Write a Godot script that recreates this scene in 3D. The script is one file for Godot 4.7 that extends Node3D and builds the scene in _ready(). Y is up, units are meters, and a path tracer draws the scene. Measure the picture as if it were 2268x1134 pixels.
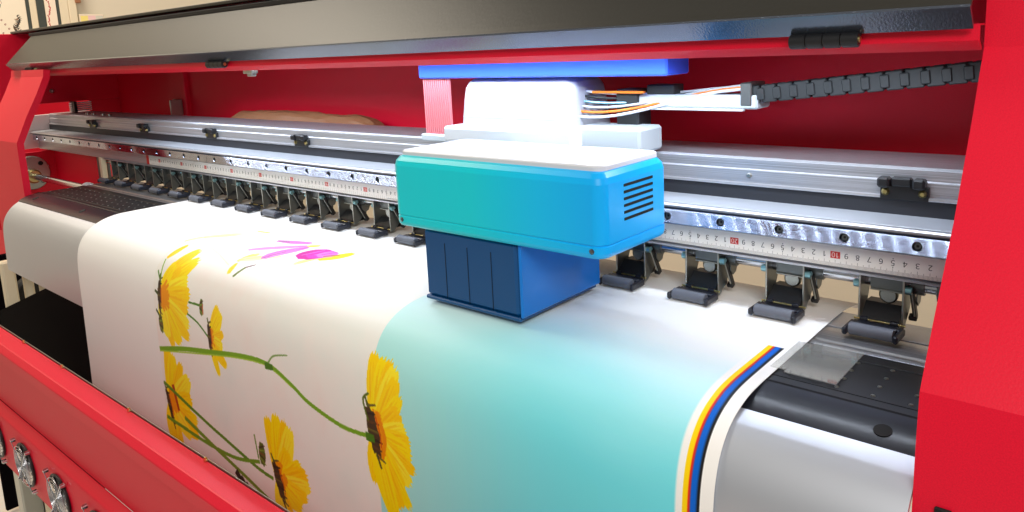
extends Node3D
# A wide format printer with its front open: world axes x along the rail (0 = right end of the tape), y up, z towards the viewer. Metres.

var M := {}
var rng := RandomNumberGenerator.new()
var taken := {}

# ------------------------------------------------------------------ the scene
const LED_E := 0.0022

func area(called: String, at: Vector3, towards: Vector3, size: Vector2, energy: float, c: Color) -> void:
	var l := AreaLight3D.new()
	l.name = called
	l.area_size = size
	l.light_color = c
	l.light_energy = energy
	l.area_range = 12.0
	l.area_attenuation = 2.0
	l.shadow_enabled = true
	add_child(l)
	l.look_at_from_position(at, towards, Vector3(0.02, 0.0, 1.0) if absf((towards - at).normalized().y) > 0.98 else Vector3.UP)

func _ready() -> void:
	rng.seed = 1
	var cam := Camera3D.new()
	cam.name = "camera"
	add_child(cam)
	cam.basis = Basis(Vector3.UP, 0.7197131) * Basis(Vector3.RIGHT, -0.1640240) * Basis(Vector3.BACK, -0.0478097)
	cam.position = Vector3(0.127017, 0.208925, 0.713948)
	cam.near = 0.05
	cam.far = 30.0
	# the photograph is the lower two thirds of its negative: the lens axis passes above the middle
	cam.projection = Camera3D.PROJECTION_FRUSTUM
	cam.size = 1134.0 / 1676.723 * 0.05
	cam.frustum_offset = Vector2(0.0, -189.0 / 1676.723 * 0.05)
	cam.current = true
	var env := Environment.new()
	env.background_mode = Environment.BG_COLOR
	env.background_color = c8(116, 114, 110)
	env.tonemap_mode = Environment.TONE_MAPPER_LINEAR
	env.tonemap_exposure = 1.42
	env.sdfgi_enabled = true
	env.ssao_enabled = true
	env.ssil_enabled = true
	var we := WorldEnvironment.new()
	we.name = "environment"
	we.environment = env
	add_child(we)
	# unseen area lights, added without fixtures to brighten the machine and the walls
	area("added_light_front", Vector3(0.9, 1.25, 1.5), Vector3(-0.2, -0.1, 0.2), Vector2(1.2, 0.7), 2.5, c8(255, 249, 242))
	area("added_light_left", Vector3(-2.5, 1.7, 0.45), Vector3(-2.6, 0.2, -0.2), Vector2(1.2, 0.6), 3.0, c8(255, 242, 222))
	area("added_light_back", Vector3(-0.8, 1.9, -1.1), Vector3(-0.8, -0.6, -1.7), Vector2(2.0, 0.5), 1.5, c8(255, 250, 242))
	make_materials()
	build_room()
	build_printer()
	build_paper()
	build_carriage()
	build_dryer()
	build_sack()

# ------------------------------------------------------------------ naming and tree
func numbered(called: String) -> String:
	if not taken.has(called):
		taken[called] = 0
		return called
	taken[called] += 1
	return "%s_%03d" % [called, taken[called]]

func thing(called: String, label: String, category: String, at := Vector3.ZERO, group := "") -> Node3D:
	var o := Node3D.new()
	o.name = numbered(called)
	o.position = at
	o.set_meta("label", label)
	o.set_meta("category", category)
	if group != "":
		o.set_meta("group", group)
	add_child(o, true)
	return o

# a mesh authored in world coordinates, hung under a thing or part
func part(called: String, st, m: Material, parent: Node3D = self) -> MeshInstance3D:
	var o := MeshInstance3D.new()
	o.name = called
	o.mesh = st.commit() if st is SurfaceTool else st
	o.material_override = m
	parent.add_child(o, true)
	if parent != self:
		var p: Node = parent
		var off := Vector3.ZERO
		while p != self:
			off += p.position
			p = p.get_parent()
		o.position = -off
	return o

# a mesh in the parent's own coordinates
func local(called: String, st, m: Material, parent: Node3D, at := Vector3.ZERO, turn := Vector3.ZERO) -> MeshInstance3D:
	var o := MeshInstance3D.new()
	o.name = called
	o.mesh = st.commit() if st is SurfaceTool else st
	o.material_override = m
	o.position = at
	o.rotation = turn
	parent.add_child(o, true)
	return o

func structure(o: Node3D) -> void:
	o.set_meta("kind", "structure")

func stuff(o: Node3D) -> void:
	o.set_meta("kind", "stuff")

# ------------------------------------------------------------------ shapes
func begin() -> SurfaceTool:
	var st := SurfaceTool.new()
	st.begin(Mesh.PRIMITIVE_TRIANGLES)
	return st

func tri(st: SurfaceTool, a: Vector3, b: Vector3, c: Vector3, na: Vector3, nb: Vector3, nc: Vector3, ua := Vector2.ZERO, ub := Vector2.ZERO, uc := Vector2.ZERO) -> void:
	var flip := (b - a).cross(c - a).dot(na + nb + nc) > 0.0
	st.set_normal(na); st.set_uv(ua); st.add_vertex(a)
	if flip:
		st.set_normal(nc); st.set_uv(uc); st.add_vertex(c)
		st.set_normal(nb); st.set_uv(ub); st.add_vertex(b)
	else:
		st.set_normal(nb); st.set_uv(ub); st.add_vertex(b)
		st.set_normal(nc); st.set_uv(uc); st.add_vertex(c)

# flat facet through pts, facing the way of «out»
func facet(st: SurfaceTool, pts: Array, out: Vector3, uvs: Array = []) -> void:
	var n: Vector3 = (pts[1] - pts[0]).cross(pts[2] - pts[0]).normalized()
	if n.dot(out) < 0.0:
		n = -n
	for i in range(1, pts.size() - 1):
		if uvs.size():
			tri(st, pts[0], pts[i], pts[i + 1], n, n, n, uvs[0], uvs[i], uvs[i + 1])
		else:
			var u: Array = []
			for k in [0, i, i + 1]:
				var p: Vector3 = pts[k]
				u.append(Vector2(p.x + p.z * 0.3, p.y + p.z))
			tri(st, pts[0], pts[i], pts[i + 1], n, n, n, u[0], u[1], u[2])

# box with chamfered edges
func box(st: SurfaceTool, c: Vector3, size: Vector3, b := 0.0, t := Transform3D.IDENTITY) -> void:
	var h := size / 2.0
	b = minf(b, minf(h.x, minf(h.y, h.z)) * 0.9)
	var vert := func(s: Vector3, a: int) -> Vector3:
		var v := Vector3(s.x * (h.x - b), s.y * (h.y - b), s.z * (h.z - b))
		v[a] = s[a] * h[a]
		return t * (c + v)
	var rot := t.basis
	for a in 3:
		var e := (a + 1) % 3
		var f := (a + 2) % 3
		for sg in [-1.0, 1.0]:
			var pts: Array = []
			for k in [[-1.0, -1.0], [1.0, -1.0], [1.0, 1.0], [-1.0, 1.0]]:
				var s := Vector3.ONE
				s[a] = sg; s[e] = k[0]; s[f] = k[1]
				pts.append(vert.call(s, a))
			var out := Vector3.ZERO
			out[a] = sg
			facet(st, pts, rot * out)
		if b > 0.0:
			for s1 in [-1.0, 1.0]:
				for s2 in [-1.0, 1.0]:
					var lo := Vector3.ONE
					var hi := Vector3.ONE
					lo[e] = s1; lo[f] = s2; lo[a] = -1.0
					hi[e] = s1; hi[f] = s2; hi[a] = 1.0
					var out := Vector3.ZERO
					out[e] = s1; out[f] = s2
					facet(st, [vert.call(lo, e), vert.call(hi, e), vert.call(hi, f), vert.call(lo, f)], rot * out)
	if b > 0.0:
		for i in 8:
			var s := Vector3(1.0 if i & 1 else -1.0, 1.0 if i & 2 else -1.0, 1.0 if i & 4 else -1.0)
			facet(st, [vert.call(s, 0), vert.call(s, 1), vert.call(s, 2)], rot * s)

func boxed(c: Vector3, size: Vector3, b := 0.0, t := Transform3D.IDENTITY) -> SurfaceTool:
	var st := begin()
	box(st, c, size, b, t)
	return st

# closed profile of Vector2(z, y), extruded along x
func extrude(st: SurfaceTool, prof: PackedVector2Array, x0: float, x1: float, soft := 0.62) -> void:
	var n := prof.size()
	var area := 0.0
	for i in n:
		var p := prof[i]
		var q := prof[(i + 1) % n]
		area += p.x * q.y - q.x * p.y
	var sgn := 1.0 if area > 0.0 else -1.0
	var norms: Array = []
	for i in n:
		var d := (prof[(i + 1) % n] - prof[i]).normalized()
		norms.append(Vector3(0, -d.x, d.y) * sgn)
	var v := 0.0
	for i in n:
		var j := (i + 1) % n
		var here: Vector3 = norms[i]
		var prev: Vector3 = norms[(i + n - 1) % n]
		var next: Vector3 = norms[j]
		var na := (here + prev).normalized() if here.dot(prev) > cos(soft) else here
		var nb := (here + next).normalized() if here.dot(next) > cos(soft) else here
		var l := prof[i].distance_to(prof[j])
		var a := Vector3(x0, prof[i].y, prof[i].x)
		var b := Vector3(x0, prof[j].y, prof[j].x)
		var a1 := Vector3(x1, prof[i].y, prof[i].x)
		var b1 := Vector3(x1, prof[j].y, prof[j].x)
		tri(st, a, b, b1, na, nb, nb, Vector2(x0, v), Vector2(x0, v + l), Vector2(x1, v + l))
		tri(st, a, b1, a1, na, nb, na, Vector2(x0, v), Vector2(x1, v + l), Vector2(x1, v))
		v += l
	var idx := Geometry2D.triangulate_polygon(prof)
	for e in [[x0, -1.0], [x1, 1.0]]:
		for i in range(0, idx.size(), 3):
			var q: Array = []
			for k in 3:
				q.append(Vector3(e[0], prof[idx[i + k]].y, prof[idx[i + k]].x))
			facet(st, q, Vector3(e[1], 0, 0))

func extruded(prof: Array, x0: float, x1: float, soft := 0.62) -> SurfaceTool:
	var st := begin()
	extrude(st, PackedVector2Array(prof), x0, x1, soft)
	return st

# an open line of Vector2(z, y) given the thickness t (to its right hand side)
func sheet(line: Array, t: float) -> Array:
	var back: Array = []
	var n := line.size()
	for i in n:
		var d := Vector2.ZERO
		if i > 0:
			d += (line[i] - line[i - 1]).normalized()
		if i < n - 1:
			d += (line[i + 1] - line[i]).normalized()
		d = d.normalized()
		back.append(line[i] + Vector2(d.y, -d.x) * t)
	back.reverse()
	return line + back

func bezier(pts: Array, steps := 6) -> Array:      # a smooth line through pts
	var out: Array = []
	for i in pts.size() - 1:
		var p0: Vector2 = pts[maxi(i - 1, 0)]
		var p3: Vector2 = pts[mini(i + 2, pts.size() - 1)]
		for k in steps:
			out.append((pts[i] as Vector2).cubic_interpolate(pts[i + 1], p0, p3, float(k) / steps))
	out.append(pts[-1])
	return out

# a moulded shell: a rectangle with round corners in plan, stacked in levels of [height, inset]
func shell(x0: float, x1: float, z0: float, z1: float, levels: Array, r: float) -> SurfaceTool:
	var st := begin()
	var loops: Array = []
	for l in levels:
		var e: float = l[1]
		var rr := maxf(r - e * 0.5, 0.002)
		var loop: Array = []
		for q in [[x1 - e - rr, z1 - e - rr, 0.0], [x0 + e + rr, z1 - e - rr, 1.0], [x0 + e + rr, z0 + e + rr, 2.0], [x1 - e - rr, z0 + e + rr, 3.0]]:
			for k in 7:
				var a: float = PI / 2 * (q[2] + k / 6.0)
				loop.append([Vector3(q[0] + cos(a) * rr, l[0], q[1] + sin(a) * rr), Vector3(cos(a), 0, sin(a))])
		loops.append(loop)
	for i in loops.size() - 1:
		for k in loops[i].size():
			var j: int = (k + 1) % loops[i].size()
			var a: Vector3 = loops[i][k][0]
			var b: Vector3 = loops[i][j][0]
			var c: Vector3 = loops[i + 1][j][0]
			var d: Vector3 = loops[i + 1][k][0]
			var dy: float = levels[i + 1][0] - levels[i][0]
			var de: float = levels[i + 1][1] - levels[i][1]
			var slope := Vector2(dy, de).normalized()
			var na: Vector3 = ((loops[i][k][1] as Vector3) * slope.x + Vector3.UP * slope.y).normalized()
			var nb: Vector3 = ((loops[i][j][1] as Vector3) * slope.x + Vector3.UP * slope.y).normalized()
			if dy < 0.0:
				na = Vector3(-na.x, absf(na.y), -na.z)
				nb = Vector3(-nb.x, absf(nb.y), -nb.z)
			elif i == 0 and de < 0.0:
				na = na * 1.0
			tri(st, a, b, c, na, nb, nb, Vector2(a.x, a.y), Vector2(b.x, b.y), Vector2(c.x, c.y))
			tri(st, a, c, d, na, nb, na, Vector2(a.x, a.y), Vector2(c.x, c.y), Vector2(d.x, d.y))
	for e in [[0, Vector3.DOWN], [loops.size() - 1, Vector3.UP]]:
		var pts: Array = loops[e[0]].map(func(q): return q[0])
		facet(st, pts, e[1], pts.map(func(q): return Vector2(q.x, q.z)))
	return st

func cyl(st: SurfaceTool, p0: Vector3, p1: Vector3, r0: float, r1: float, n := 18, caps := true) -> void:
	var ax := (p1 - p0).normalized()
	var u := ax.cross(Vector3(0.31, 0.9, 0.13)).normalized()
	var w := ax.cross(u)
	var l := p0.distance_to(p1)
	var ringa: Array = []
	var ringb: Array = []
	for i in n:
		var a := TAU * i / n
		var d := u * cos(a) + w * sin(a)
		var b := TAU * (i + 1) / n
		var e := u * cos(b) + w * sin(b)
		var ua := Vector2(0, float(i) / n)
		var ub := Vector2(0, float(i + 1) / n)
		tri(st, p0 + d * r0, p1 + d * r1, p1 + e * r1, d, d, e, ua, ua + Vector2(l, 0), ub + Vector2(l, 0))
		tri(st, p0 + d * r0, p1 + e * r1, p0 + e * r0, d, e, e, ua, ub + Vector2(l, 0), ub)
		ringa.append(p0 + d * r0)
		ringb.append(p1 + d * r1)
	if caps:
		if r0 > 0.0:
			facet(st, ringa, -ax)
		if r1 > 0.0:
			facet(st, ringb, ax)

func rod(p0: Vector3, p1: Vector3, r: float, n := 18) -> SurfaceTool:
	var st := begin()
	cyl(st, p0, p1, r, r, n)
	return st

func tube(st: SurfaceTool, pts: Array, r: float, n := 8) -> void:
	for i in pts.size() - 1:
		cyl(st, pts[i], pts[i + 1], r, r, n, i == 0 or i == pts.size() - 2)

# a chamfered round head: stacked rings along an axis
func turned(p: Vector3, ax: Vector3, rings: Array, n := 18) -> SurfaceTool:
	var st := begin()
	for i in rings.size() - 1:
		cyl(st, p + ax * rings[i][0], p + ax * rings[i + 1][0], rings[i][1], rings[i + 1][1], n, i == 0 or i == rings.size() - 2)
	return st

func ring(r: float, w: float, n := 28) -> TorusMesh:
	var t := TorusMesh.new()
	t.inner_radius = r - w
	t.outer_radius = r + w
	t.rings = n
	t.ring_segments = 8
	return t

# ------------------------------------------------------------------ materials
func c8(r: float, g: float, b: float, a := 1.0) -> Color:
	return Color(r / 255.0, g / 255.0, b / 255.0, a)

func mat(called: String, c: Color, rough: float, metal := 0.0) -> StandardMaterial3D:
	var m := StandardMaterial3D.new()
	m.resource_name = called
	m.albedo_color = c
	m.roughness = rough
	m.metallic = metal
	M[called] = m
	return m

func noise_tex(freq: float, size := 512, bump := 0.0, seed_ := 1, oct := 3) -> NoiseTexture2D:
	var n := FastNoiseLite.new()
	n.noise_type = FastNoiseLite.TYPE_SIMPLEX_SMOOTH
	n.frequency = freq
	n.fractal_octaves = oct
	n.seed = seed_
	var t := NoiseTexture2D.new()
	t.width = size
	t.height = size
	t.seamless = true
	t.noise = n
	if bump > 0.0:
		t.as_normal_map = true
		t.bump_strength = bump
	return t

# noise drawn out along u: the scratches of brushed metal. Values of a row vary in v only, and slowly in u.
func brushed_image(w: int, h: int, seed_: int, lo: float, hi: float) -> Image:
	var r := RandomNumberGenerator.new()
	r.seed = seed_
	var im := Image.create(w, h, false, Image.FORMAT_RGB8)
	for y in h:
		var x := 0
		var v := r.randf()
		while x < w:
			var l := r.randi_range(w / 6, w / 2)
			v = clampf(v + r.randf_range(-0.35, 0.35), 0.0, 1.0)
			var g := lerpf(lo, hi, v)
			im.fill_rect(Rect2i(x, y, l, 1), Color(g, g, g))
			x += l
	return im

func make_materials() -> void:
	var peel := noise_tex(0.05, 512, 3.0, 3, 2)
	var speck := noise_tex(0.09, 512, 0.0, 5, 4)
	var ramp := Gradient.new()
	ramp.set_color(0, Color(0.9, 0.9, 0.9))
	ramp.set_color(1, Color(1, 1, 1))
	speck.color_ramp = ramp
	var red := mat("red_paint", c8(232, 0, 46), 0.46)
	red.metallic_specular = 0.42
	red.normal_enabled = true
	red.normal_texture = peel
	red.normal_scale = 0.16
	red.albedo_texture = speck
	red.uv1_triplanar = true
	red.uv1_world_triplanar = true
	red.uv1_scale = Vector3(16, 16, 16)
	var lid := mat("lid_paint", c8(38, 36, 29), 0.44)
	lid.normal_enabled = true
	lid.normal_texture = peel
	lid.normal_scale = 0.1
	lid.uv1_triplanar = true
	lid.uv1_world_triplanar = true
	lid.uv1_scale = Vector3(8, 8, 8)
	var lip := mat("lip_paint", c8(96, 104, 118), 0.2, 0.75)
	lip.normal_enabled = true
	lip.normal_texture = peel
	lip.normal_scale = 0.4
	lip.uv1_triplanar = true
	lip.uv1_world_triplanar = true
	lip.uv1_scale = Vector3(14, 14, 14)
	mat("black_plastic", c8(24, 25, 28), 0.42)
	mat("black_rubber", c8(18, 18, 20), 0.6)
	mat("blue_black", c8(26, 29, 39), 0.36)
	mat("roller_rubber", c8(94, 98, 108), 0.6)
	var brush := ImageTexture.create_from_image(brushed_image(512, 512, 7, 0.78, 1.0))
	var brushr := ImageTexture.create_from_image(brushed_image(512, 512, 8, 0.75, 1.0))
	var al := mat("aluminium", c8(214, 216, 222), 0.46, 0.7)
	mat("anodised", c8(176, 182, 190), 0.5, 0.3)
	al.albedo_texture = brush
	al.roughness_texture = brushr
	al.uv1_scale = Vector3(3, 9, 1)
	al.anisotropy_enabled = true
	al.anisotropy = 0.6
	var rail := mat("rail_steel", c8(168, 176, 196), 0.13, 1.0)
	var grind := Image.create(4, 1024, false, Image.FORMAT_RGB8)
	var rr := RandomNumberGenerator.new()
	rr.seed = 17
	for y in 1024:
		var n := Vector3(0, (rr.randf_range(0.2, 0.5) if y % 5 < 3 else rr.randf_range(0.90, 1.06)), 1).normalized()
		grind.fill_rect(Rect2i(0, y, 4, 1), Color(0.5, 0.5 - n.y * 0.5, n.z * 0.5 + 0.5))
	rail.anisotropy_enabled = true
	rail.anisotropy = -1.0
	rail.normal_enabled = true
	rail.normal_texture = ImageTexture.create_from_image(grind)
	rail.uv1_scale = Vector3(1, 29, 1)
	mat("zinc", c8(178, 180, 172), 0.3, 0.9)
	mat("zinc_dark", c8(120, 124, 124), 0.36, 0.85)
	mat("nut_zinc", c8(150, 200, 208), 0.3, 0.8)
	mat("brass", c8(224, 206, 140), 0.28, 1.0)
	mat("chrome", c8(205, 208, 214), 0.16, 1.0)
	var steel := mat("satin_steel", c8(196, 196, 198), 0.34, 0.9)
	steel.albedo_texture = brush
	steel.uv1_scale = Vector3(2, 12, 1)
	mat("curved_cover", c8(208, 213, 222), 0.44, 0.8)
	mat("platen_black", c8(22, 23, 26), 0.36)
	mat("platen_front", c8(24, 26, 34), 0.3)
	mat("dark_band", c8(38, 40, 46), 0.5)
	mat("hole", c8(6, 6, 7), 0.8)
	mat("tape_white", c8(252, 251, 246), 0.4)
	mat("tape_red", c8(214, 34, 28), 0.4)
	mat("tape_ink", c8(34, 36, 40), 0.5)
	mat("tape_pale", c8(250, 240, 232), 0.5)
	mat("cream_paint", c8(226, 214, 186), 0.5)
	mat("white_paint", c8(236, 236, 236), 0.45)
	mat("dark_sheet", c8(10, 7, 11), 0.7)
	M.dark_sheet.metallic_specular = 0.1
	mat("teal_cover", c8(0, 214, 214), 0.3)
	mat("azure_cover", c8(0, 160, 248), 0.3)
	mat("head_navy", c8(4, 74, 128), 0.34)
	mat("head_blue_lit", c8(4, 116, 204), 0.3)  # brighter blue for the side of the head that catches light
	mat("blue_acrylic", c8(52, 92, 236), 0.2)
	mat("frosted", c8(206, 120, 128), 0.4)
	mat("carriage_white", c8(214, 217, 224), 0.36)
	mat("ink_box_white", c8(168, 171, 180), 0.36)
	mat("carriage_grey", c8(176, 186, 192), 0.4)
	mat("chain_black", c8(30, 34, 36), 0.5)
	mat("leather", c8(150, 100, 66), 0.6)
	mat("amber", c8(226, 120, 30), 0.4)
	var led := mat("led", c8(240, 246, 255), 0.4)
	led.emission_enabled = true
	led.emission = c8(236, 244, 255)
	led.emission_energy_multiplier = 40.0

# ------------------------------------------------------------------ the print on the paper
const PPM := 1500.0          # pixels per metre
const PX0 := -1.336          # left edge of the paper
const PW := 1.2335
var art: Image

func A(p: Vector2) -> Vector2:            # (x, s) in millimetres to a pixel of the print
	var k := smoothstep(300.0, 430.0, p.y)
	var f := (p.x / 1000.0 - PX0) / PW
	return Vector2((p.x / 1000.0 + 0.008 * k - PX0) * PPM, (p.y / 1000.0 + 0.0095 * f * k) * PPM)

func fill(poly: Array, c: Color) -> void:
	var lo := 1e9
	var hi := -1e9
	for p in poly:
		lo = minf(lo, p.y)
		hi = maxf(hi, p.y)
	for y in range(maxi(int(lo), 0), mini(int(hi) + 1, art.get_height())):
		var cuts: Array = []
		for i in poly.size():
			var a: Vector2 = poly[i]
			var b: Vector2 = poly[(i + 1) % poly.size()]
			if (a.y <= y) != (b.y <= y):
				cuts.append(a.x + (y - a.y) / (b.y - a.y) * (b.x - a.x))
		cuts.sort()
		for k in range(0, cuts.size() - 1, 2):
			var w := int(round(cuts[k + 1])) - int(round(cuts[k]))
			if w > 0:
				art.fill_rect(Rect2i(int(round(cuts[k])), y, w, 1), c)

func stroke(pts: Array, w0: float, w1: float, c: Color) -> void:
	var line := bezier(pts.map(A), 7) if pts.size() > 2 else pts.map(A)
	for i in line.size() - 1:
		var d: Vector2 = (line[i + 1] - line[i]).normalized()
		var s := Vector2(-d.y, d.x)
		var wa := lerpf(w0, w1, float(i) / line.size()) * 0.5 * PPM / 1000.0
		var wb := lerpf(w0, w1, float(i + 1) / line.size()) * 0.5 * PPM / 1000.0
		fill([line[i] - s * wa - d * 0.6, line[i] + s * wa - d * 0.6, line[i + 1] + s * wb + d * 0.6, line[i + 1] - s * wb + d * 0.6], c)

# a long petal with a toothed end, a darker midrib and a lighter side
func petal(base: Vector2, tip: Vector2, w: float, c: Color, teeth := true) -> void:
	var a := A(base)
	var b := A(tip)
	var d := b - a
	var n := Vector2(-d.y, d.x).normalized() * w * 0.5 * PPM / 1000.0
	var out: Array = []
	var back: Array = []
	for k in 9:
		var t := k / 8.0
		var ww := pow(sin(PI * (0.1 + 0.72 * t)), 0.8)
		var bend := n * 0.2 * sin(t * PI)
		out.append(a + d * t * 0.94 + n * ww + bend)
		back.append(a + d * t * 0.94 - n * ww + bend)
	back.reverse()
	var cap: Array = [a + d * 1.0 + n * 0.3, a + d * 0.95 + n * 0.12, a + d * 1.03, a + d * 0.95 - n * 0.15, a + d * 0.99 - n * 0.38] if teeth else [a + d]
	fill(out + cap + back, c)
	for k in 2:
		var off: Vector2 = n * (-0.35 + 0.6 * k)
		fill([a + d * 0.1 + off * 0.4, a + d * 0.55 + off + n * 0.16, a + d * 0.9 + off, a + d * 0.55 + off - n * 0.1], c.lerp(c8(244, 160, 0), 0.34 - 0.2 * k) if teeth else c.lerp(Color.WHITE, 0.25))
	for k in 7:                                   # fine veins
		var off: Vector2 = n * (-0.75 + 0.25 * k)
		var vein := c.lerp(c8(255, 244, 120), 0.35) if k % 2 == 0 else c.lerp(c8(236, 150, 0), 0.3)
		if not teeth:
			vein = c.lerp(Color.WHITE, 0.3) if k % 2 == 0 else c.lerp(c8(130, 20, 110), 0.3)
		var lo := 0.16 + 0.05 * (k % 3)
		var hi := 0.88 - 0.06 * ((k * 2) % 3)
		var wdt := n.normalized() * 0.55
		fill([a + d * lo + off * 0.5 - wdt, a + d * lo + off * 0.5 + wdt, a + d * hi + off * 0.9 + wdt, a + d * hi + off * 0.9 - wdt], vein)
	fill([a - n * 0.25, a + n * 0.25, a + d * 0.36], c.lerp(c8(238, 140, 0) if teeth else c8(150, 30, 130), 0.3))

func bud(at: Vector2, rx: float, ry: float) -> void:
	var poly: Array = []
	for k in 18:
		var a := TAU * k / 18.0
		poly.append(A(at + Vector2(cos(a) * rx, sin(a) * ry * (1.0 + 0.1 * sin(k * 2.2)))))
	fill(poly, c8(92, 104, 40))
	for k in 5:
		var u := -0.8 + 0.4 * k
		stroke([at + Vector2(-rx * 0.8, ry * u * 0.5), at + Vector2(rx * 0.9, ry * u)], 2.4, 0.6, [c8(66, 50, 34), c8(128, 150, 56), c8(120, 76, 50)][k % 3])

func flower(base: Vector2, tips: Array, w: float, disc: Array, dw: float) -> void:
	var yellows := [c8(255, 224, 0), c8(255, 214, 0), c8(255, 234, 40), c8(255, 206, 0)]
	for i in tips.size():
		petal(base, tips[i], w * (1.0 + 0.2 * sin(i * 2.3)), yellows[(i * 3 + 1) % 4])
	for i in tips.size():
		stroke([base, (base as Vector2).lerp(tips[i], 0.3)], w * 0.3, 0.4, c8(240, 150, 6))
	if disc.size() > 1:
		var mid: Vector2 = (disc[0] + disc[-1]) * 0.5
		var ax: Vector2 = (disc[-1] - disc[0]) * 0.5
		var poly: Array = []
		for k in 22:
			var a := TAU * k / 22.0
			var r := 1.0 + 0.16 * sin(k * 4.1)
			poly.append(A(mid + ax * cos(a) * r + Vector2(dw * 0.55, 0) * sin(a) * r * (1.0 if sin(a) > 0.0 else 0.75)))
		fill(poly, c8(70, 54, 34))
		for k in 7:
			var u := -0.9 + 0.3 * k
			var q := mid + ax * u
			stroke([q - Vector2(dw * 0.4 * (1.0 - u * u), 0), q + Vector2(dw * 0.7, u * 5.0)], 3.4, 0.5, [c8(104, 92, 42), c8(44, 36, 28), c8(90, 62, 34)][k % 3])
		stroke([mid - ax * 0.9, mid - ax * 1.25 + Vector2(-2, 0)], 4, 1, c8(84, 92, 36))
		stroke([mid + ax * 0.9, mid + ax * 1.35 + Vector2(3, 0)], 4, 1, c8(80, 70, 36))
		stroke([mid + Vector2(dw * 0.55, 0) - ax * 0.6, mid + Vector2(dw * 0.65, 0), mid + Vector2(dw * 0.55, 0) + ax * 0.6], 2.6, 1.6, c8(206, 84, 10))

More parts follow.
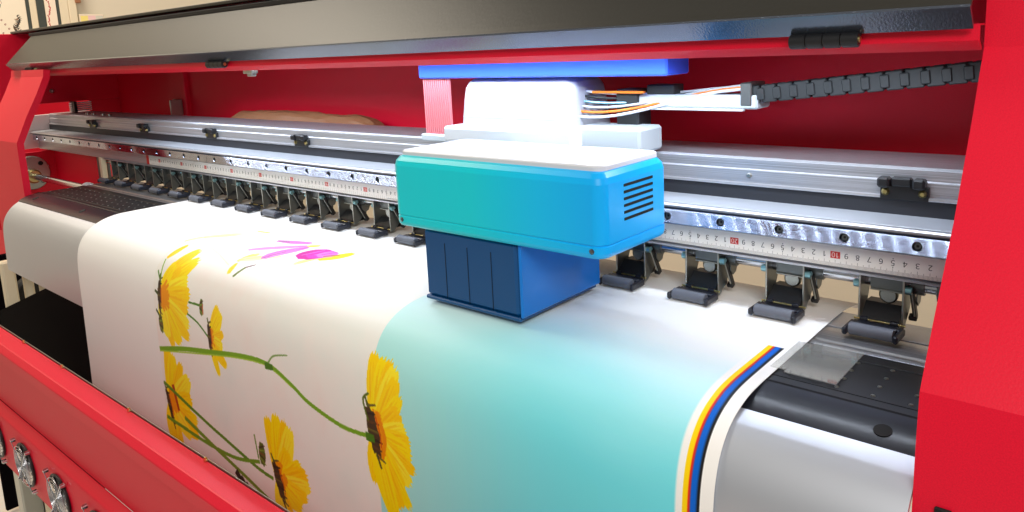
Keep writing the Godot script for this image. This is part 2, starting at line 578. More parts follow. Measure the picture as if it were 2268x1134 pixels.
func paint_print(length: float) -> ImageTexture:
	art = Image.create(int(PW * PPM), int(length * PPM), false, Image.FORMAT_RGB8)
	art.fill(c8(244, 243, 240))
	# the ground of the picture: a hair off the white of the sheet, with faint blurred blotches
	var x0 := int(A(Vector2(-1026, 0)).x)
	var xt := int(A(Vector2(-494, 0)).x)
	var xe := int(A(Vector2(-133, 0)).x)
	var soft := FastNoiseLite.new()
	soft.seed = 11
	soft.frequency = 0.0035
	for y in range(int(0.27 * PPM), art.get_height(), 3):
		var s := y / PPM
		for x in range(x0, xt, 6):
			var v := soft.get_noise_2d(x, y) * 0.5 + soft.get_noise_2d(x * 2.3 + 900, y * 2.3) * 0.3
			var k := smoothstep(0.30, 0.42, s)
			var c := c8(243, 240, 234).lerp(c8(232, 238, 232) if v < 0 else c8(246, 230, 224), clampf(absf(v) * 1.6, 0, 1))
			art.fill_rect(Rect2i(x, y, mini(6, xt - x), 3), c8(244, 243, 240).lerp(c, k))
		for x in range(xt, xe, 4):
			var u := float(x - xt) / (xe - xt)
			var teal_ground := c8(174, 233, 230).lerp(c8(112, 224, 236), smoothstep(0.0, 0.8, u))
			var k := smoothstep(0.26, 0.45, s + 0.02 * soft.get_noise_2d(x * 0.7, y) - 0.02 * smoothstep(0.5, 1.0, u))  # teal bleached towards the flat: LED overexposure painted into the print
			art.fill_rect(Rect2i(x, y, mini(4, xe - x), 3), c8(244, 243, 240).lerp(c8(232, 244, 248), smoothstep(0.27, 0.36, s)).lerp(teal_ground, k))
	var g := c8(118, 168, 34)
	var gd := c8(70, 120, 30)
	var overlit_stem := c8(228, 236, 190)
	# just out of the head, on the flat: inks paled to imitate LED overexposure
	stroke([Vector2(-1011, 361), Vector2(-943, 359), Vector2(-858, 379)], 2, 2, overlit_stem)
	stroke([Vector2(-1012, 336), Vector2(-908, 356), Vector2(-880, 342)], 2, 2, overlit_stem)
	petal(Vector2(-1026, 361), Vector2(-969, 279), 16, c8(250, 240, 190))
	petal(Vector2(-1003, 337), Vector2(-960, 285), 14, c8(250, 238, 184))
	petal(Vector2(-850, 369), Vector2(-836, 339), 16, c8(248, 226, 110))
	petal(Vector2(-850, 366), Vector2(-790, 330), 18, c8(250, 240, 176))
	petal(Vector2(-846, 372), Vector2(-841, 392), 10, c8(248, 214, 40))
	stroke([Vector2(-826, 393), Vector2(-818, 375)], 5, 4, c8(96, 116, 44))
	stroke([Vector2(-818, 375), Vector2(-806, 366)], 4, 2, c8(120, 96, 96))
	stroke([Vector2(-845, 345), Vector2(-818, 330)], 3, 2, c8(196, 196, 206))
	stroke([Vector2(-940, 262), Vector2(-880, 270)], 2, 2, overlit_stem)
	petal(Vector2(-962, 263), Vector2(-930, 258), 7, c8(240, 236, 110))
	petal(Vector2(-875, 281), Vector2(-812, 262), 16, c8(210, 104, 190), false)
	petal(Vector2(-805, 274), Vector2(-872, 340), 17, c8(214, 138, 202), false)
	petal(Vector2(-798, 278), Vector2(-815, 352), 25, c8(218, 112, 200), false)
	stroke([Vector2(-815, 352), Vector2(-806, 312)], 1.5, 1, c8(120, 40, 110))
	stroke([Vector2(-875, 281), Vector2(-850, 276)], 3, 2, c8(120, 104, 110))
	petal(Vector2(-806, 275), Vector2(-789, 264), 12, c8(196, 228, 80))
	petal(Vector2(-728, 312), Vector2(-712, 262), 22, c8(250, 214, 40))
	petal(Vector2(-735, 305), Vector2(-745, 345), 14, c8(246, 240, 160))
	for k in 3:
		var blob: Array = []
		for q in 20:
			var a := TAU * q / 20.0
			blob.append(A(Vector2(-758 + 9 * k, 297 - 5 * k) + Vector2(cos(a) * (25 - 5 * k), sin(a) * (27 - 6 * k) * (1.0 + 0.08 * sin(q * 2.7)))))
		fill(blob, [c8(204, 22, 150), c8(226, 52, 184), c8(236, 120, 214)][k])
	for k in 5:
		stroke([Vector2(-778 + 8 * k, 316 - 6 * k), Vector2(-772 + 9 * k, 278 - 3 * k)], 2.0, 1.0, c8(240, 150, 222) if k % 2 else c8(184, 20, 136))
	stroke([Vector2(-737, 296), Vector2(-722, 280)], 5, 2, c8(150, 98, 40))
	# the tall flower at the left border
	stroke([Vector2(-1027, 420), Vector2(-1006, 440)], 3, 3, gd)
	petal(Vector2(-1020, 398), Vector2(-1002, 366), 13, c8(255, 212, 0))
	stroke([Vector2(-1021, 400), Vector2(-1012, 432)], 2.5, 2.5, g)
	flower(Vector2(-1008, 456), [Vector2(-956, 368), Vector2(-932, 386), Vector2(-962, 405), Vector2(-930, 420), Vector2(-917, 437), Vector2(-985, 400), Vector2(-921, 458), Vector2(-921, 485), Vector2(-925, 506), Vector2(-956, 521), Vector2(-982, 532), Vector2(-996, 520)], 31, [Vector2(-1015, 430), Vector2(-1019, 458), Vector2(-1016, 484)], 11)
	for k in 2:
		stroke([Vector2(-1029, 452 + 30 * k), Vector2(-1020, 455 + 34 * k)], 4, 6, c8(60, 78, 34))
	bud(Vector2(-1017, 502), 7.0, 15.0)
	stroke([Vector2(-920, 449), Vector2(-886, 447)], 3, 2.5, gd)
	bud(Vector2(-883, 449), 5.0, 12.0)
	stroke([Vector2(-879, 444), Vector2(-878, 458)], 3, 3, c8(190, 110, 70))
	# lower flower at the border, then the one beside it
	flower(Vector2(-1014, 628), [Vector2(-1008, 538), Vector2(-989, 543), Vector2(-962, 552), Vector2(-941, 570), Vector2(-940, 602), Vector2(-928, 633), Vector2(-928, 656), Vector2(-955, 669), Vector2(-990, 690), Vector2(-1012, 700)], 32, [Vector2(-1027, 606), Vector2(-1024, 630), Vector2(-1012, 660)], 12)
	stroke([Vector2(-1000, 596), Vector2(-988, 634)], 9, 4, c8(176, 62, 24))
	stroke([Vector2(-925, 467), Vector2(-895, 474), Vector2(-868, 488)], 3, 3, gd)
	flower(Vector2(-862, 488), [Vector2(-837, 438), Vector2(-827, 446), Vector2(-823, 474), Vector2(-828, 494), Vector2(-823, 522), Vector2(-846, 540)], 19, [Vector2(-864, 466), Vector2(-868, 488), Vector2(-864, 508)], 10)
	# stems
	stroke([Vector2(-1032, 546), Vector2(-950, 526), Vector2(-867, 510), Vector2(-773, 493), Vector2(-713, 489), Vector2(-664, 502), Vector2(-628, 515), Vector2(-566, 523), Vector2(-516, 519)], 7.5, 5, g)
	stroke([Vector2(-1032, 549), Vector2(-867, 514), Vector2(-773, 496.5), Vector2(-713, 492), Vector2(-664, 505)], 2.2, 1.5, c8(162, 200, 62))
	stroke([Vector2(-714, 487), Vector2(-700, 474), Vector2(-668, 465)], 3, 1.5, c8(124, 158, 84))
	stroke([Vector2(-722, 492), Vector2(-704, 490)], 9, 7, gd)
	stroke([Vector2(-1031, 600), Vector2(-913, 623), Vector2(-779, 645), Vector2(-728, 649)], 6, 5, c8(96, 142, 38))
	stroke([Vector2(-1032, 657), Vector2(-919, 659), Vector2(-828, 654), Vector2(-758, 636)], 6, 5, c8(110, 156, 38))
	stroke([Vector2(-970, 640), Vector2(-854, 663), Vector2(-783, 676), Vector2(-700, 694), Vector2(-660, 706)], 7, 5, c8(116, 154, 42))
	bud(Vector2(-750, 622), 8.0, 17.0)
	stroke([Vector2(-766, 600), Vector2(-760, 632)], 3, 3, c8(96, 136, 40))
	# the two open flowers in front
	flower(Vector2(-716, 646), [Vector2(-731, 563), Vector2(-708, 553), Vector2(-689, 556), Vector2(-676, 562), Vector2(-688, 596), Vector2(-660, 604), Vector2(-647, 615), Vector2(-642, 630), Vector2(-650, 648), Vector2(-664, 666), Vector2(-690, 690), Vector2(-706, 712)], 27, [Vector2(-724, 620), Vector2(-720, 646), Vector2(-708, 674)], 17)
	flower(Vector2(-505, 512), [Vector2(-502, 420), Vector2(-484, 422), Vector2(-474, 422), Vector2(-466, 428), Vector2(-463, 440), Vector2(-457, 457), Vector2(-460, 474), Vector2(-452, 490), Vector2(-446, 503), Vector2(-445, 518), Vector2(-441, 536), Vector2(-449, 553), Vector2(-463, 562), Vector2(-452, 582), Vector2(-468, 588), Vector2(-484, 596), Vector2(-510, 573), Vector2(-478, 606)], 25, [Vector2(-514, 480), Vector2(-513, 508), Vector2(-502, 540)], 19)
	stroke([Vector2(-500, 486), Vector2(-488, 512), Vector2(-494, 538)], 6, 5, c8(236, 140, 0))
	stroke([Vector2(-514, 500), Vector2(-521, 478), Vector2(-511, 468)], 3, 2.5, c8(86, 104, 30))
	stroke([Vector2(-520, 520), Vector2(-506, 519)], 10, 9, gd)
	for k in 4:
		stroke([Vector2(-826 + k * 12, 674 + k * 5), Vector2(-808 + k * 12, 688 + k * 6)], 12, 8, c8(40 + 8 * k, 28, 18))
	# control strips of the four inks down the right hand margin
	var strips := [[-133, 3.9, c8(252, 214, 0)], [-129.1, 2.2, c8(228, 44, 24)], [-126.9, 5.2, c8(0, 98, 206)], [-121.7, 3.0, c8(28, 28, 30)]]
	for sc in strips:
		var xa := int(A(Vector2(sc[0] + 6.0, 0)).x)
		var xb := int(A(Vector2(sc[0] + 6.0 + sc[1], 0)).x)
		art.fill_rect(Rect2i(xa, int(0.256 * PPM), xb - xa, art.get_height()), sc[2])
	art.resize(int(art.get_width() * 0.62), int(art.get_height() * 0.62), Image.INTERPOLATE_CUBIC)
	return ImageTexture.create_from_image(art)

# ------------------------------------------------------------------ the printer
const RAIL_Z := 0.018
const PLATEN_L := -1.775
const PLATEN_R := 0.06

func rail_cell() -> SurfaceTool:           # 60 mm of guide rail with its counterbored hole, centred on the hole
	var st := begin()
	var hx := 0.03
	var hy := 0.0069
	var r := 0.0043
	var angles: Array = []
	for i in 24:
		angles.append(TAU * i / 24.0)
	var ca := atan2(hy, hx)
	for a in [ca, PI - ca, PI + ca, TAU - ca]:
		angles.append(a)
	angles.sort()
	var edge := func(a: float) -> Vector3:
		var d := Vector2(cos(a), sin(a))
		var k := minf(hx / maxf(absf(d.x), 1e-6), hy / maxf(absf(d.y), 1e-6))
		return Vector3(d.x * k, d.y * k, 0)
	for i in angles.size():
		var a: float = angles[i]
		var b: float = angles[(i + 1) % angles.size()]
		var ia := Vector3(cos(a), sin(a), 0) * r
		var ib := Vector3(cos(b), sin(b), 0) * r
		var pts: Array = [ia, edge.call(a), edge.call(b), ib]
		facet(st, pts, Vector3.BACK, pts.map(func(p): return Vector2(p.x, p.y)))
		var deep := Vector3(0, 0, -0.006)
		tri(st, ia, ib, ib + deep, -ia, -ib, -ib)
		tri(st, ia, ib + deep, ia + deep, -ia, -ib, -ia)
	for s in [-1.0, 1.0]:                   # rounded long edges
		var last := Vector3(0, hy * s, 0)
		var ln := Vector3.BACK
		for k in range(1, 5):
			var t := PI / 2 * k / 4.0
			var p := Vector3(0, (hy + 0.0015 * sin(t)) * s, -0.0015 * (1.0 - cos(t)))
			var n := Vector3(0, s * sin(t), cos(t))
			var q: Array = [last + Vector3(-hx, 0, 0), last + Vector3(hx, 0, 0), p + Vector3(hx, 0, 0), p + Vector3(-hx, 0, 0)]
			tri(st, q[0], q[1], q[2], ln, ln, n, Vector2(-hx, last.y), Vector2(hx, last.y), Vector2(hx, p.y))
			tri(st, q[0], q[2], q[3], ln, n, n, Vector2(-hx, last.y), Vector2(hx, p.y), Vector2(-hx, p.y))
			last = p
			ln = n
		facet(st, [last + Vector3(-hx, 0, 0), last + Vector3(hx, 0, 0), last + Vector3(hx, 0, -0.0165), last + Vector3(-hx, 0, -0.0165)], Vector3(0, s, 0))
	return st

func build_housing(p: Node3D) -> void:
	var right: Array = [Vector2(0.066, 0.42), Vector2(0.0645, 0.26), Vector2(0.067, 0.191), Vector2(0.0985, 0.1395), Vector2(0.1425, 0.0755), Vector2(0.188, 0.0225), Vector2(0.2185, -0.0160), Vector2(0.2225, -0.045), Vector2(0.2265, -0.10), Vector2(0.234, -0.62)]
	part("right_end_panel", extruded(sheet(right, 0.03), 0.022, 0.62, 0.3), M.red_paint, p)
	var slot := part("switch_recess", boxed(Vector3(0.0395, -0.0965, 0.2262), Vector3(0.0095, 0.022, 0.003), 0.0006), M.hole, p)
	part("switch_lever", rod(Vector3(0.0395, -0.104, 0.227), Vector3(0.0412, -0.088, 0.231), 0.0022), M.brass, slot)
	var left: Array = [Vector2(0.108, 0.205), Vector2(0.1109, 0.1889), Vector2(0.1296, 0.1502), Vector2(0.1532, 0.1072), Vector2(0.1813, 0.0484), Vector2(0.182, 0.02), Vector2(0.1815, -0.195)]
	part("left_end_panel", extruded(sheet(left, 0.014), -1.928, -1.78, 0.15), M.red_paint, p)
	var ret: Array = left.map(func(q): return q - Vector2(0.02, 0.0))
	part("left_side_return", extruded(sheet(ret, 0.014), -2.07, -1.932, 0.15), M.red_paint, p)
	part("back_panel", boxed(Vector3(-0.72, 0.155, -0.206), Vector3(2.036, 0.31, 0.012), 0.001), M.red_paint, p)
	part("back_post", boxed(Vector3(-1.7815, 0.155, -0.200), Vector3(0.086, 0.31, 0.024), 0.002), M.red_paint, p)
	part("recessed_back_panel", boxed(Vector3(-2.0085, 0.155, -0.216), Vector3(0.364, 0.31, 0.012), 0.001), M.red_paint, p)
	var br := begin()
	box(br, Vector3(-1.776, 0.092, -0.184), Vector3(0.04, 0.044, 0.006), 0.001)
	box(br, Vector3(-1.757, 0.092, -0.170), Vector3(0.004, 0.044, 0.03), 0.001)
	var brk := part("post_bracket", br, M.zinc, p)
	for k in 2:
		part("bolt", turned(Vector3(-1.784, 0.082 + 0.02 * k, -0.181), Vector3.BACK, [[0.0, 0.006], [0.003, 0.006], [0.0045, 0.004]], 12), M.zinc_dark, brk)
	var sw := begin()
	box(sw, Vector3(-2.196, 0.206, -0.06), Vector3(0.01, 0.188, 0.33), 0.001)
	box(sw, Vector3(-2.196, 0.054, -0.1765), Vector3(0.01, 0.1155, 0.097), 0.001)
	box(sw, Vector3(-2.196, -0.1125, 0.06), Vector3(0.01, 0.195, 0.19), 0.001)
	part("inner_side_panel", sw, M.red_paint, p)
	part("panel_screw", turned(Vector3(-2.19, 0.145, -0.035), Vector3.RIGHT, [[0.0, 0.006], [0.002, 0.006], [0.004, 0.003]], 12), M.zinc, p)
	for k in 5:
		part("ribbon_cable", boxed(Vector3(-2.178, 0.087 + 0.0052 * k, -0.098), Vector3(0.02, 0.0034, 0.052), 0.0008), M.white_paint, p)
	part("cable_clamp", boxed(Vector3(-2.17, 0.098, -0.078), Vector3(0.03, 0.03, 0.008), 0.001), M.black_plastic, p)
	part("added_top_panel", boxed(Vector3(-1.0, 0.303, -0.085), Vector3(2.4, 0.006, 0.25), 0.001), M.lid_paint, p)  # unseen, added to keep overhead light out of the interior
	part("lower_inner_panel", boxed(Vector3(-2.05, -0.058, -0.022), Vector3(0.30, 0.088, 0.006), 0.001), M.red_paint, p)
	part("lower_inner_bracket", boxed(Vector3(-1.86, -0.045, -0.02), Vector3(0.066, 0.062, 0.006), 0.001), M.zinc_dark, p)
	# red rail under the lid
	part("top_rail", extruded(sheet([Vector2(0.036, 0.2085), Vector2(0.082, 0.2085), Vector2(0.082, 0.1968), Vector2(0.0812, 0.1957), Vector2(0.0725, 0.1894)], 0.0016), -1.99, 0.0215, 0.5), M.red_paint, p)
	var latch := begin()
	box(latch, Vector3(-0.985, 0.187, 0.066), Vector3(0.026, 0.006, 0.012), 0.001)
	box(latch, Vector3(-0.982, 0.1825, 0.066), Vector3(0.012, 0.006, 0.010), 0.001)
	part("lid_magnet", latch, M.zinc, p)
	# lid
	var lid: Array = [Vector2(0.101, 0.2222), Vector2(0.0962, 0.2275), Vector2(0.0955, 0.2283), Vector2(0.038, 0.2885)]
	var lidp := part("lid", extruded(sheet(lid, -0.003), -2.05, 0.0185, 0.4), M.lid_paint, p)
	part("lip", extruded(sheet([Vector2(0.0868, 0.2072), Vector2(0.0995, 0.2200), Vector2(0.1012, 0.2222)], 0.003), -2.05, 0.0185, 0.9), M.lip_paint, lidp)
	part("rear_edge", extruded([Vector2(0.0395, 0.2885), Vector2(0.040, 0.2945), Vector2(0.034, 0.298), Vector2(0.02, 0.298), Vector2(0.02, 0.290)], -2.062, 0.0185), M.black_rubber, lidp)
	for hx in [-1.935, -1.0445, -0.084]:
		var hinge := Node3D.new()
		hinge.name = "hinge"
		hinge.position = Vector3(hx, 0.2008, 0.0905) - p.position
		p.add_child(hinge, true)
		for k in 4:
			local("knuckle", turned(Vector3(-0.027 + k * 0.0135, 0, 0), Vector3.RIGHT, [[0.0003, 0.0052], [0.001, 0.0062], [0.0122, 0.0062], [0.0131, 0.0052]], 8), M.black_plastic, hinge)
		local("hinge_pin", rod(Vector3(-0.0265, 0, 0), Vector3(0.0276, 0, 0), 0.0026, 12), M.brass, hinge)
		local("hinge_leaf", boxed(Vector3(0, 0.004, -0.006), Vector3(0.052, 0.004, 0.012), 0.0008), M.black_plastic, hinge)
	# light strip under the rail
	var strip := part("light_strip", boxed(Vector3(-0.755, 0.1965, 0.052), Vector3(1.50, 0.0016, 0.036)), M.dark_band, p)
	for k in 88:
		var x := -0.02 - k * 0.0168
		part("led", boxed(Vector3(x, 0.1949, 0.062), Vector3(0.0045, 0.0016, 0.0045)), M.led, strip)
		var l := SpotLight3D.new()
		l.name = "led_light"
		l.light_color = c8(228, 239, 255)
		l.light_energy = LED_E
		l.light_size = 0.0016
		l.spot_angle = 77.0
		l.spot_angle_attenuation = 0.3
		l.spot_range = 4.0
		l.spot_attenuation = 2.0
		l.shadow_enabled = true
		l.rotation = Vector3(-PI / 2, 0, 0)
		strip.add_child(l, true)
		l.position = Vector3(x, 0.1935, 0.036)

func build_beam(p: Node3D) -> void:
	var prof: Array = [Vector2(-0.126, -0.0125), Vector2(-0.002, -0.0125), Vector2(0, -0.0105), Vector2(0, 0.0322), Vector2(0.0165, 0.0322), Vector2(0.018, 0.0335), Vector2(0.018, 0.0352), Vector2(0.0165, 0.0367), Vector2(-0.035, 0.0367), Vector2(-0.035, 0.0685), Vector2(-0.0365, 0.070), Vector2(-0.0365, 0.0795), Vector2(-0.039, 0.082), Vector2(-0.126, 0.082)]
	var beam := part("beam", extruded(prof, -2.24, 0.40), M.aluminium, p)
	part("clamp_profile", extruded([Vector2(-0.034, 0.0527), Vector2(-0.0305, 0.0527), Vector2(-0.0300, 0.0535), Vector2(-0.0305, 0.0553), Vector2(-0.034, 0.0557)], -2.24, 0.40), M.aluminium, beam)
	part("ledge_plate", boxed(Vector3(-0.92, 0.0371, -0.0105), Vector3(2.64, 0.0012, 0.047), 0.0004), M.anodised, beam)
	part("dark_band", boxed(Vector3(-0.92, 0.0447, -0.0335), Vector3(2.64, 0.0155, 0.002), 0.0003), M.dark_band, beam)
	part("lower_flange", extruded([Vector2(-0.03, -0.0146), Vector2(0.0025, -0.0146), Vector2(0.003, -0.0125), Vector2(-0.001, -0.0126), Vector2(-0.03, -0.0126)], -1.80, 0.40), M.aluminium, beam)
	for sx in [-0.2, -0.342]:
		part("beam_screw", turned(Vector3(sx, 0.063, -0.035), Vector3.BACK, [[0.0, 0.0028], [0.0012, 0.0028], [0.0020, 0.0016]], 12), M.zinc, beam)
	for sx in [-2.03, -1.99, -1.93, -1.89]:
		part("top_screw", turned(Vector3(sx, 0.082, -0.06), Vector3.UP, [[0.0, 0.005], [0.003, 0.005], [0.004, 0.003]], 10), M.zinc, beam)
	var endp := begin()
	box(endp, Vector3(-2.247, 0.035, -0.02), Vector3(0.01, 0.09, 0.13), 0.001)
	box(endp, Vector3(-2.29, 0.069, 0.0), Vector3(0.085, 0.008, 0.03), 0.001)
	box(endp, Vector3(-2.29, 0.006, 0.0), Vector3(0.085, 0.008, 0.03), 0.001)
	box(endp, Vector3(-2.332, 0.0375, 0.0), Vector3(0.008, 0.055, 0.03), 0.001)
	var eb := part("beam_end_bracket", endp, M.white_paint, p)
	for k in 3:
		part("bolt", rod(Vector3(-2.25 - 0.03 * k, 0.073, 0.0), Vector3(-2.25 - 0.03 * k, 0.085, 0.0), 0.004, 10), M.brass, eb)
	# guide rail in three lengths
	var cell: ArrayMesh = rail_cell().commit()
	var yc := 0.02275
	var cuts := [0.03, -0.89, -1.5573, -1.77, -2.3]
	var i := 0
	for n in 3:
		var st := begin()
		var count: int = [21, 5, 11][n]
		var x_first := -0.0273 - 0.06 * i
		for k in count:
			st.append_from(cell, 0, Transform3D(Basis.IDENTITY, Vector3(-0.0273 - 0.06 * i + (0.0 if n == 0 else -0.0012 * n), yc, RAIL_Z)))
			i += 1
		part("guide_rail", st, M.rail_steel, p)
	for k in 37:
		var at := Vector3(-0.0273 - 0.06 * k, yc, RAIL_Z - 0.0052)
		var sc := part("rail_screw", turned(at, Vector3.BACK, [[0.0, 0.0040], [0.0016, 0.0038], [0.0026, 0.0026]], 12), M.zinc_dark, p)
		part("socket", turned(at + Vector3(0, 0, 0.0026), Vector3.BACK, [[0.0, 0.0015], [0.0002, 0.0015]], 6), M.hole, sc)
	# toggle clips along the face of the beam
	var clip := Node3D.new()
	clip.name = "toggle_clip"
	local("base_plate", boxed(Vector3(0, -0.0068, 0.003), Vector3(0.0405, 0.0134, 0.006), 0.0008), M.black_plastic, clip)
	for k in 2:
		local("clip_screw", turned(Vector3(-0.0155 + 0.031 * k, -0.0062, 0.006), Vector3.BACK, [[0.0, 0.0036], [0.0012, 0.0034], [0.0022, 0.0018]], 14), M.brass, clip)
	for k in 2:
		local("knuckle", boxed(Vector3(-0.0165 + 0.0295 * k, 0.003, 0.007), Vector3(0.0105, 0.0095, 0.012), 0.0018), M.black_plastic, clip)
	local("latch_tongue", boxed(Vector3(-0.002, 0.0038, 0.0055), Vector3(0.0175, 0.0085, 0.0085), 0.0016), M.black_plastic, clip)
	var first := true
	for cx in [-0.0505, -1.008, -1.322, -1.628, -1.921]:
		var c: Node3D = clip if first else clip.duplicate()
		first = false
		p.add_child(c, true)
		c.position = Vector3(cx, 0.0655, -0.035) - p.position

func build_tape(p: Node3D) -> void:
	var tape := part("measuring_tape", boxed(Vector3(-0.7755, -0.0005, 0.0004), Vector3(1.549, 0.0200, 0.0006)), M.tape_white, p)
	part("end_cap", boxed(Vector3(0.0048, -0.0005, 0.0006), Vector3(0.0105, 0.0202, 0.001)), M.tape_red, tape)
	part("end_cap", boxed(Vector3(-1.556, -0.0005, 0.0006), Vector3(0.011, 0.0202, 0.001)), M.tape_red, tape)
	var font := SystemFont.new()
	font.font_names = PackedStringArray(["Droid Sans"])
	var glyph := {}
	var turn := Vector3(0, 0, PI)
	for s in range(2, 155):
		var said := str(s) if s % 10 == 0 else str(s % 10)
		if not glyph.has(said):
			var t := TextMesh.new()
			t.text = said
			t.font = font
			t.font_size = 48
			t.pixel_size = 0.0070 / 48.0 * (1.0 if s % 10 else (0.92 if s < 100 else 0.72))
			t.depth = 0.00012
			t.curve_step = 2.0
			glyph[said] = t
		var x := -s / 100.0
		if s % 10 == 0:
			var b := part("decade_mark", boxed(Vector3(x, 0.0006, 0.00085), Vector3(0.0088, 0.0066, 0.0003), 0.0001), M.tape_red, tape)
			b.rotation = Vector3.ZERO
		var g := part("number", glyph[said], M.tape_pale if s % 10 == 0 else M.tape_ink, tape)
		g.position += Vector3(x, 0.0006, 0.0010 if s % 10 == 0 else 0.00078)
		g.rotation = turn
		if s % 10 == 5:
			var dots := begin()
			for k in [-1.0, 1.0]:
				facet(dots, [Vector3(x - 0.0006, 0.0006 + k * 0.0036, 0.0008), Vector3(x + 0.0006, 0.0006 + k * 0.0036, 0.0008), Vector3(x, 0.0006 + k * 0.0047, 0.0008)], Vector3.BACK)
			part("five_mark", dots, M.tape_ink, tape)
	var ticks := begin()
	for k in range(12, 1545):
		var x := -k / 1000.0
		var l := 0.0062 if k % 10 == 0 else (0.0050 if k % 5 == 0 else 0.0034)
		if k % 5 == 0 or x > -0.75:
			facet(ticks, [Vector3(x - 0.00011, -0.0104, 0.00076), Vector3(x + 0.00011, -0.0104, 0.00076), Vector3(x + 0.00011, -0.0104 + l, 0.00076), Vector3(x - 0.00011, -0.0104 + l, 0.00076)], Vector3.BACK)
	part("tick_marks", ticks, M.tape_ink, tape)

func make_pinch(p: Node3D) -> Node3D:
	var g := Node3D.new()
	g.name = "pinch_roller"
	p.add_child(g, true)
	var pl: Array = [Vector2(-0.002, -0.0148), Vector2(-0.002, -0.0600), Vector2(-0.0035, -0.0615), Vector2(-0.0075, -0.0605), Vector2(-0.0245, -0.0465), Vector2(-0.032, -0.032), Vector2(-0.032, -0.0148)]
	for k in 2:
		local("side_plate", extruded(pl, -0.0008 + 0.037 * k, 0.0006 + 0.037 * k), M.zinc_dark, g)
		var ed := begin()
		box(ed, Vector3(-0.0001 + 0.037 * k, -0.0378, -0.0016), Vector3(0.0018, 0.045, 0.0010), 0.0003)
		local("plate_edge_glint", ed, M.zinc, g)  # brighter zinc strip imitates LED light caught on the plate edge
	var br := begin()
	box(br, Vector3(0.021, -0.0215, -0.011), Vector3(0.029, 0.014, 0.0014), 0.0003, Transform3D.IDENTITY)
	local("bridge_plate", br, M.zinc_dark, g)
	local("bridge_lip", boxed(Vector3(0.021, -0.0292, -0.0098), Vector3(0.028, 0.0016, 0.004), 0.0005), M.zinc, g)
	for k in 2:
		local("bridge_screw", turned(Vector3(0.0185 + 0.0042 * k, -0.0162, -0.0100), Vector3.BACK, [[0.0, 0.0018], [0.0014, 0.0016]], 10), M.zinc, g)
	local("spring_hub", turned(Vector3(0.0215, -0.0345, -0.018), Vector3.BACK, [[0.0, 0.0082], [0.004, 0.0082], [0.0055, 0.0066]], 20), M.zinc, g)
	var arm := extruded([Vector2(-0.030, -0.0440), Vector2(-0.014, -0.0430), Vector2(-0.001, -0.0530), Vector2(0.001, -0.0580), Vector2(-0.028, -0.0570)], 0.0022, 0.0346)
	local("lever_arm", arm, M.black_plastic, g)
	local("pivot_pin", rod(Vector3(-0.0032, -0.0562, 0.0022), Vector3(0.0405, -0.0562, 0.0022), 0.0010, 10), M.brass, g)
	for k in 2:
		local("pin_boss", turned(Vector3(0.0022 + 0.0258 * k, -0.0562, 0.0022), Vector3.RIGHT, [[0.0, 0.0026], [0.0006, 0.0030], [0.0062, 0.0030], [0.0068, 0.0026]], 14), M.blue_black, g)
	var fork := begin()
	box(fork, Vector3(0.0185, -0.0588, 0.0100), Vector3(0.037, 0.0056, 0.0110), 0.0010)
	for k in 2:
		var side := -1.0 if k == 0 else 1.0
		var t := Transform3D(Basis(Vector3.UP, 0.0), Vector3.ZERO)
		box(fork, Vector3(0.0185 + side * 0.0212, -0.0596, 0.0200), Vector3(0.0046, 0.0072, 0.026), 0.0014, t)
		box(fork, Vector3(0.0185 + side * 0.0192, -0.0588, 0.0098), Vector3(0.0034, 0.0054, 0.010), 0.0010, t)
	local("roller_fork", fork, M.blue_black, g)
	local("rubber_roller", turned(Vector3(0.0002, -0.0578, 0.0265), Vector3.RIGHT, [[0.0, 0.0050], [0.0007, 0.0058], [0.0361, 0.0058], [0.0368, 0.0050]], 22), M.roller_rubber, g)
	var bar := begin()
	box(bar, Vector3(0, 0, 0), Vector3(0.0034, 0.034, 0.0062), 0.0008, Transform3D(Basis(Vector3.RIGHT, 0.50), Vector3(0.0425, -0.0405, -0.0165)))
	box(bar, Vector3(0, 0, 0), Vector3(0.007, 0.0045, 0.007), 0.001, Transform3D(Basis(Vector3.RIGHT, 0.50), Vector3(0.0405, -0.0555, -0.0245)))
	local("spring_bar", bar, M.black_plastic, g)
	local("spring_wire", rod(Vector3(0.0425, -0.0262, -0.0055), Vector3(0.0425, -0.0525, -0.0195), 0.0009, 8), M.zinc, g)
	for k in 2:
		var x0 := -0.0062 if k == 0 else 0.0378
		local("hex_nut", turned(Vector3(x0, -0.0248, -0.0055), Vector3.RIGHT, [[0.0, 0.0038], [0.0052, 0.0038]], 6), M.nut_zinc, g)
	local("collar", turned(Vector3(0.0405, -0.0232, -0.020), Vector3.RIGHT, [[0.0, 0.0086], [0.010, 0.0086], [0.0105, 0.0078]], 18), M.zinc_dark, g)
	local("cam_plate", extruded([Vector2(-0.0135, -0.020), Vector2(-0.0135, -0.036), Vector2(-0.019, -0.042), Vector2(-0.026, -0.040), Vector2(-0.031, -0.030), Vector2(-0.031, -0.020)], 0.0446, 0.0458), M.zinc_dark, g)
	return g

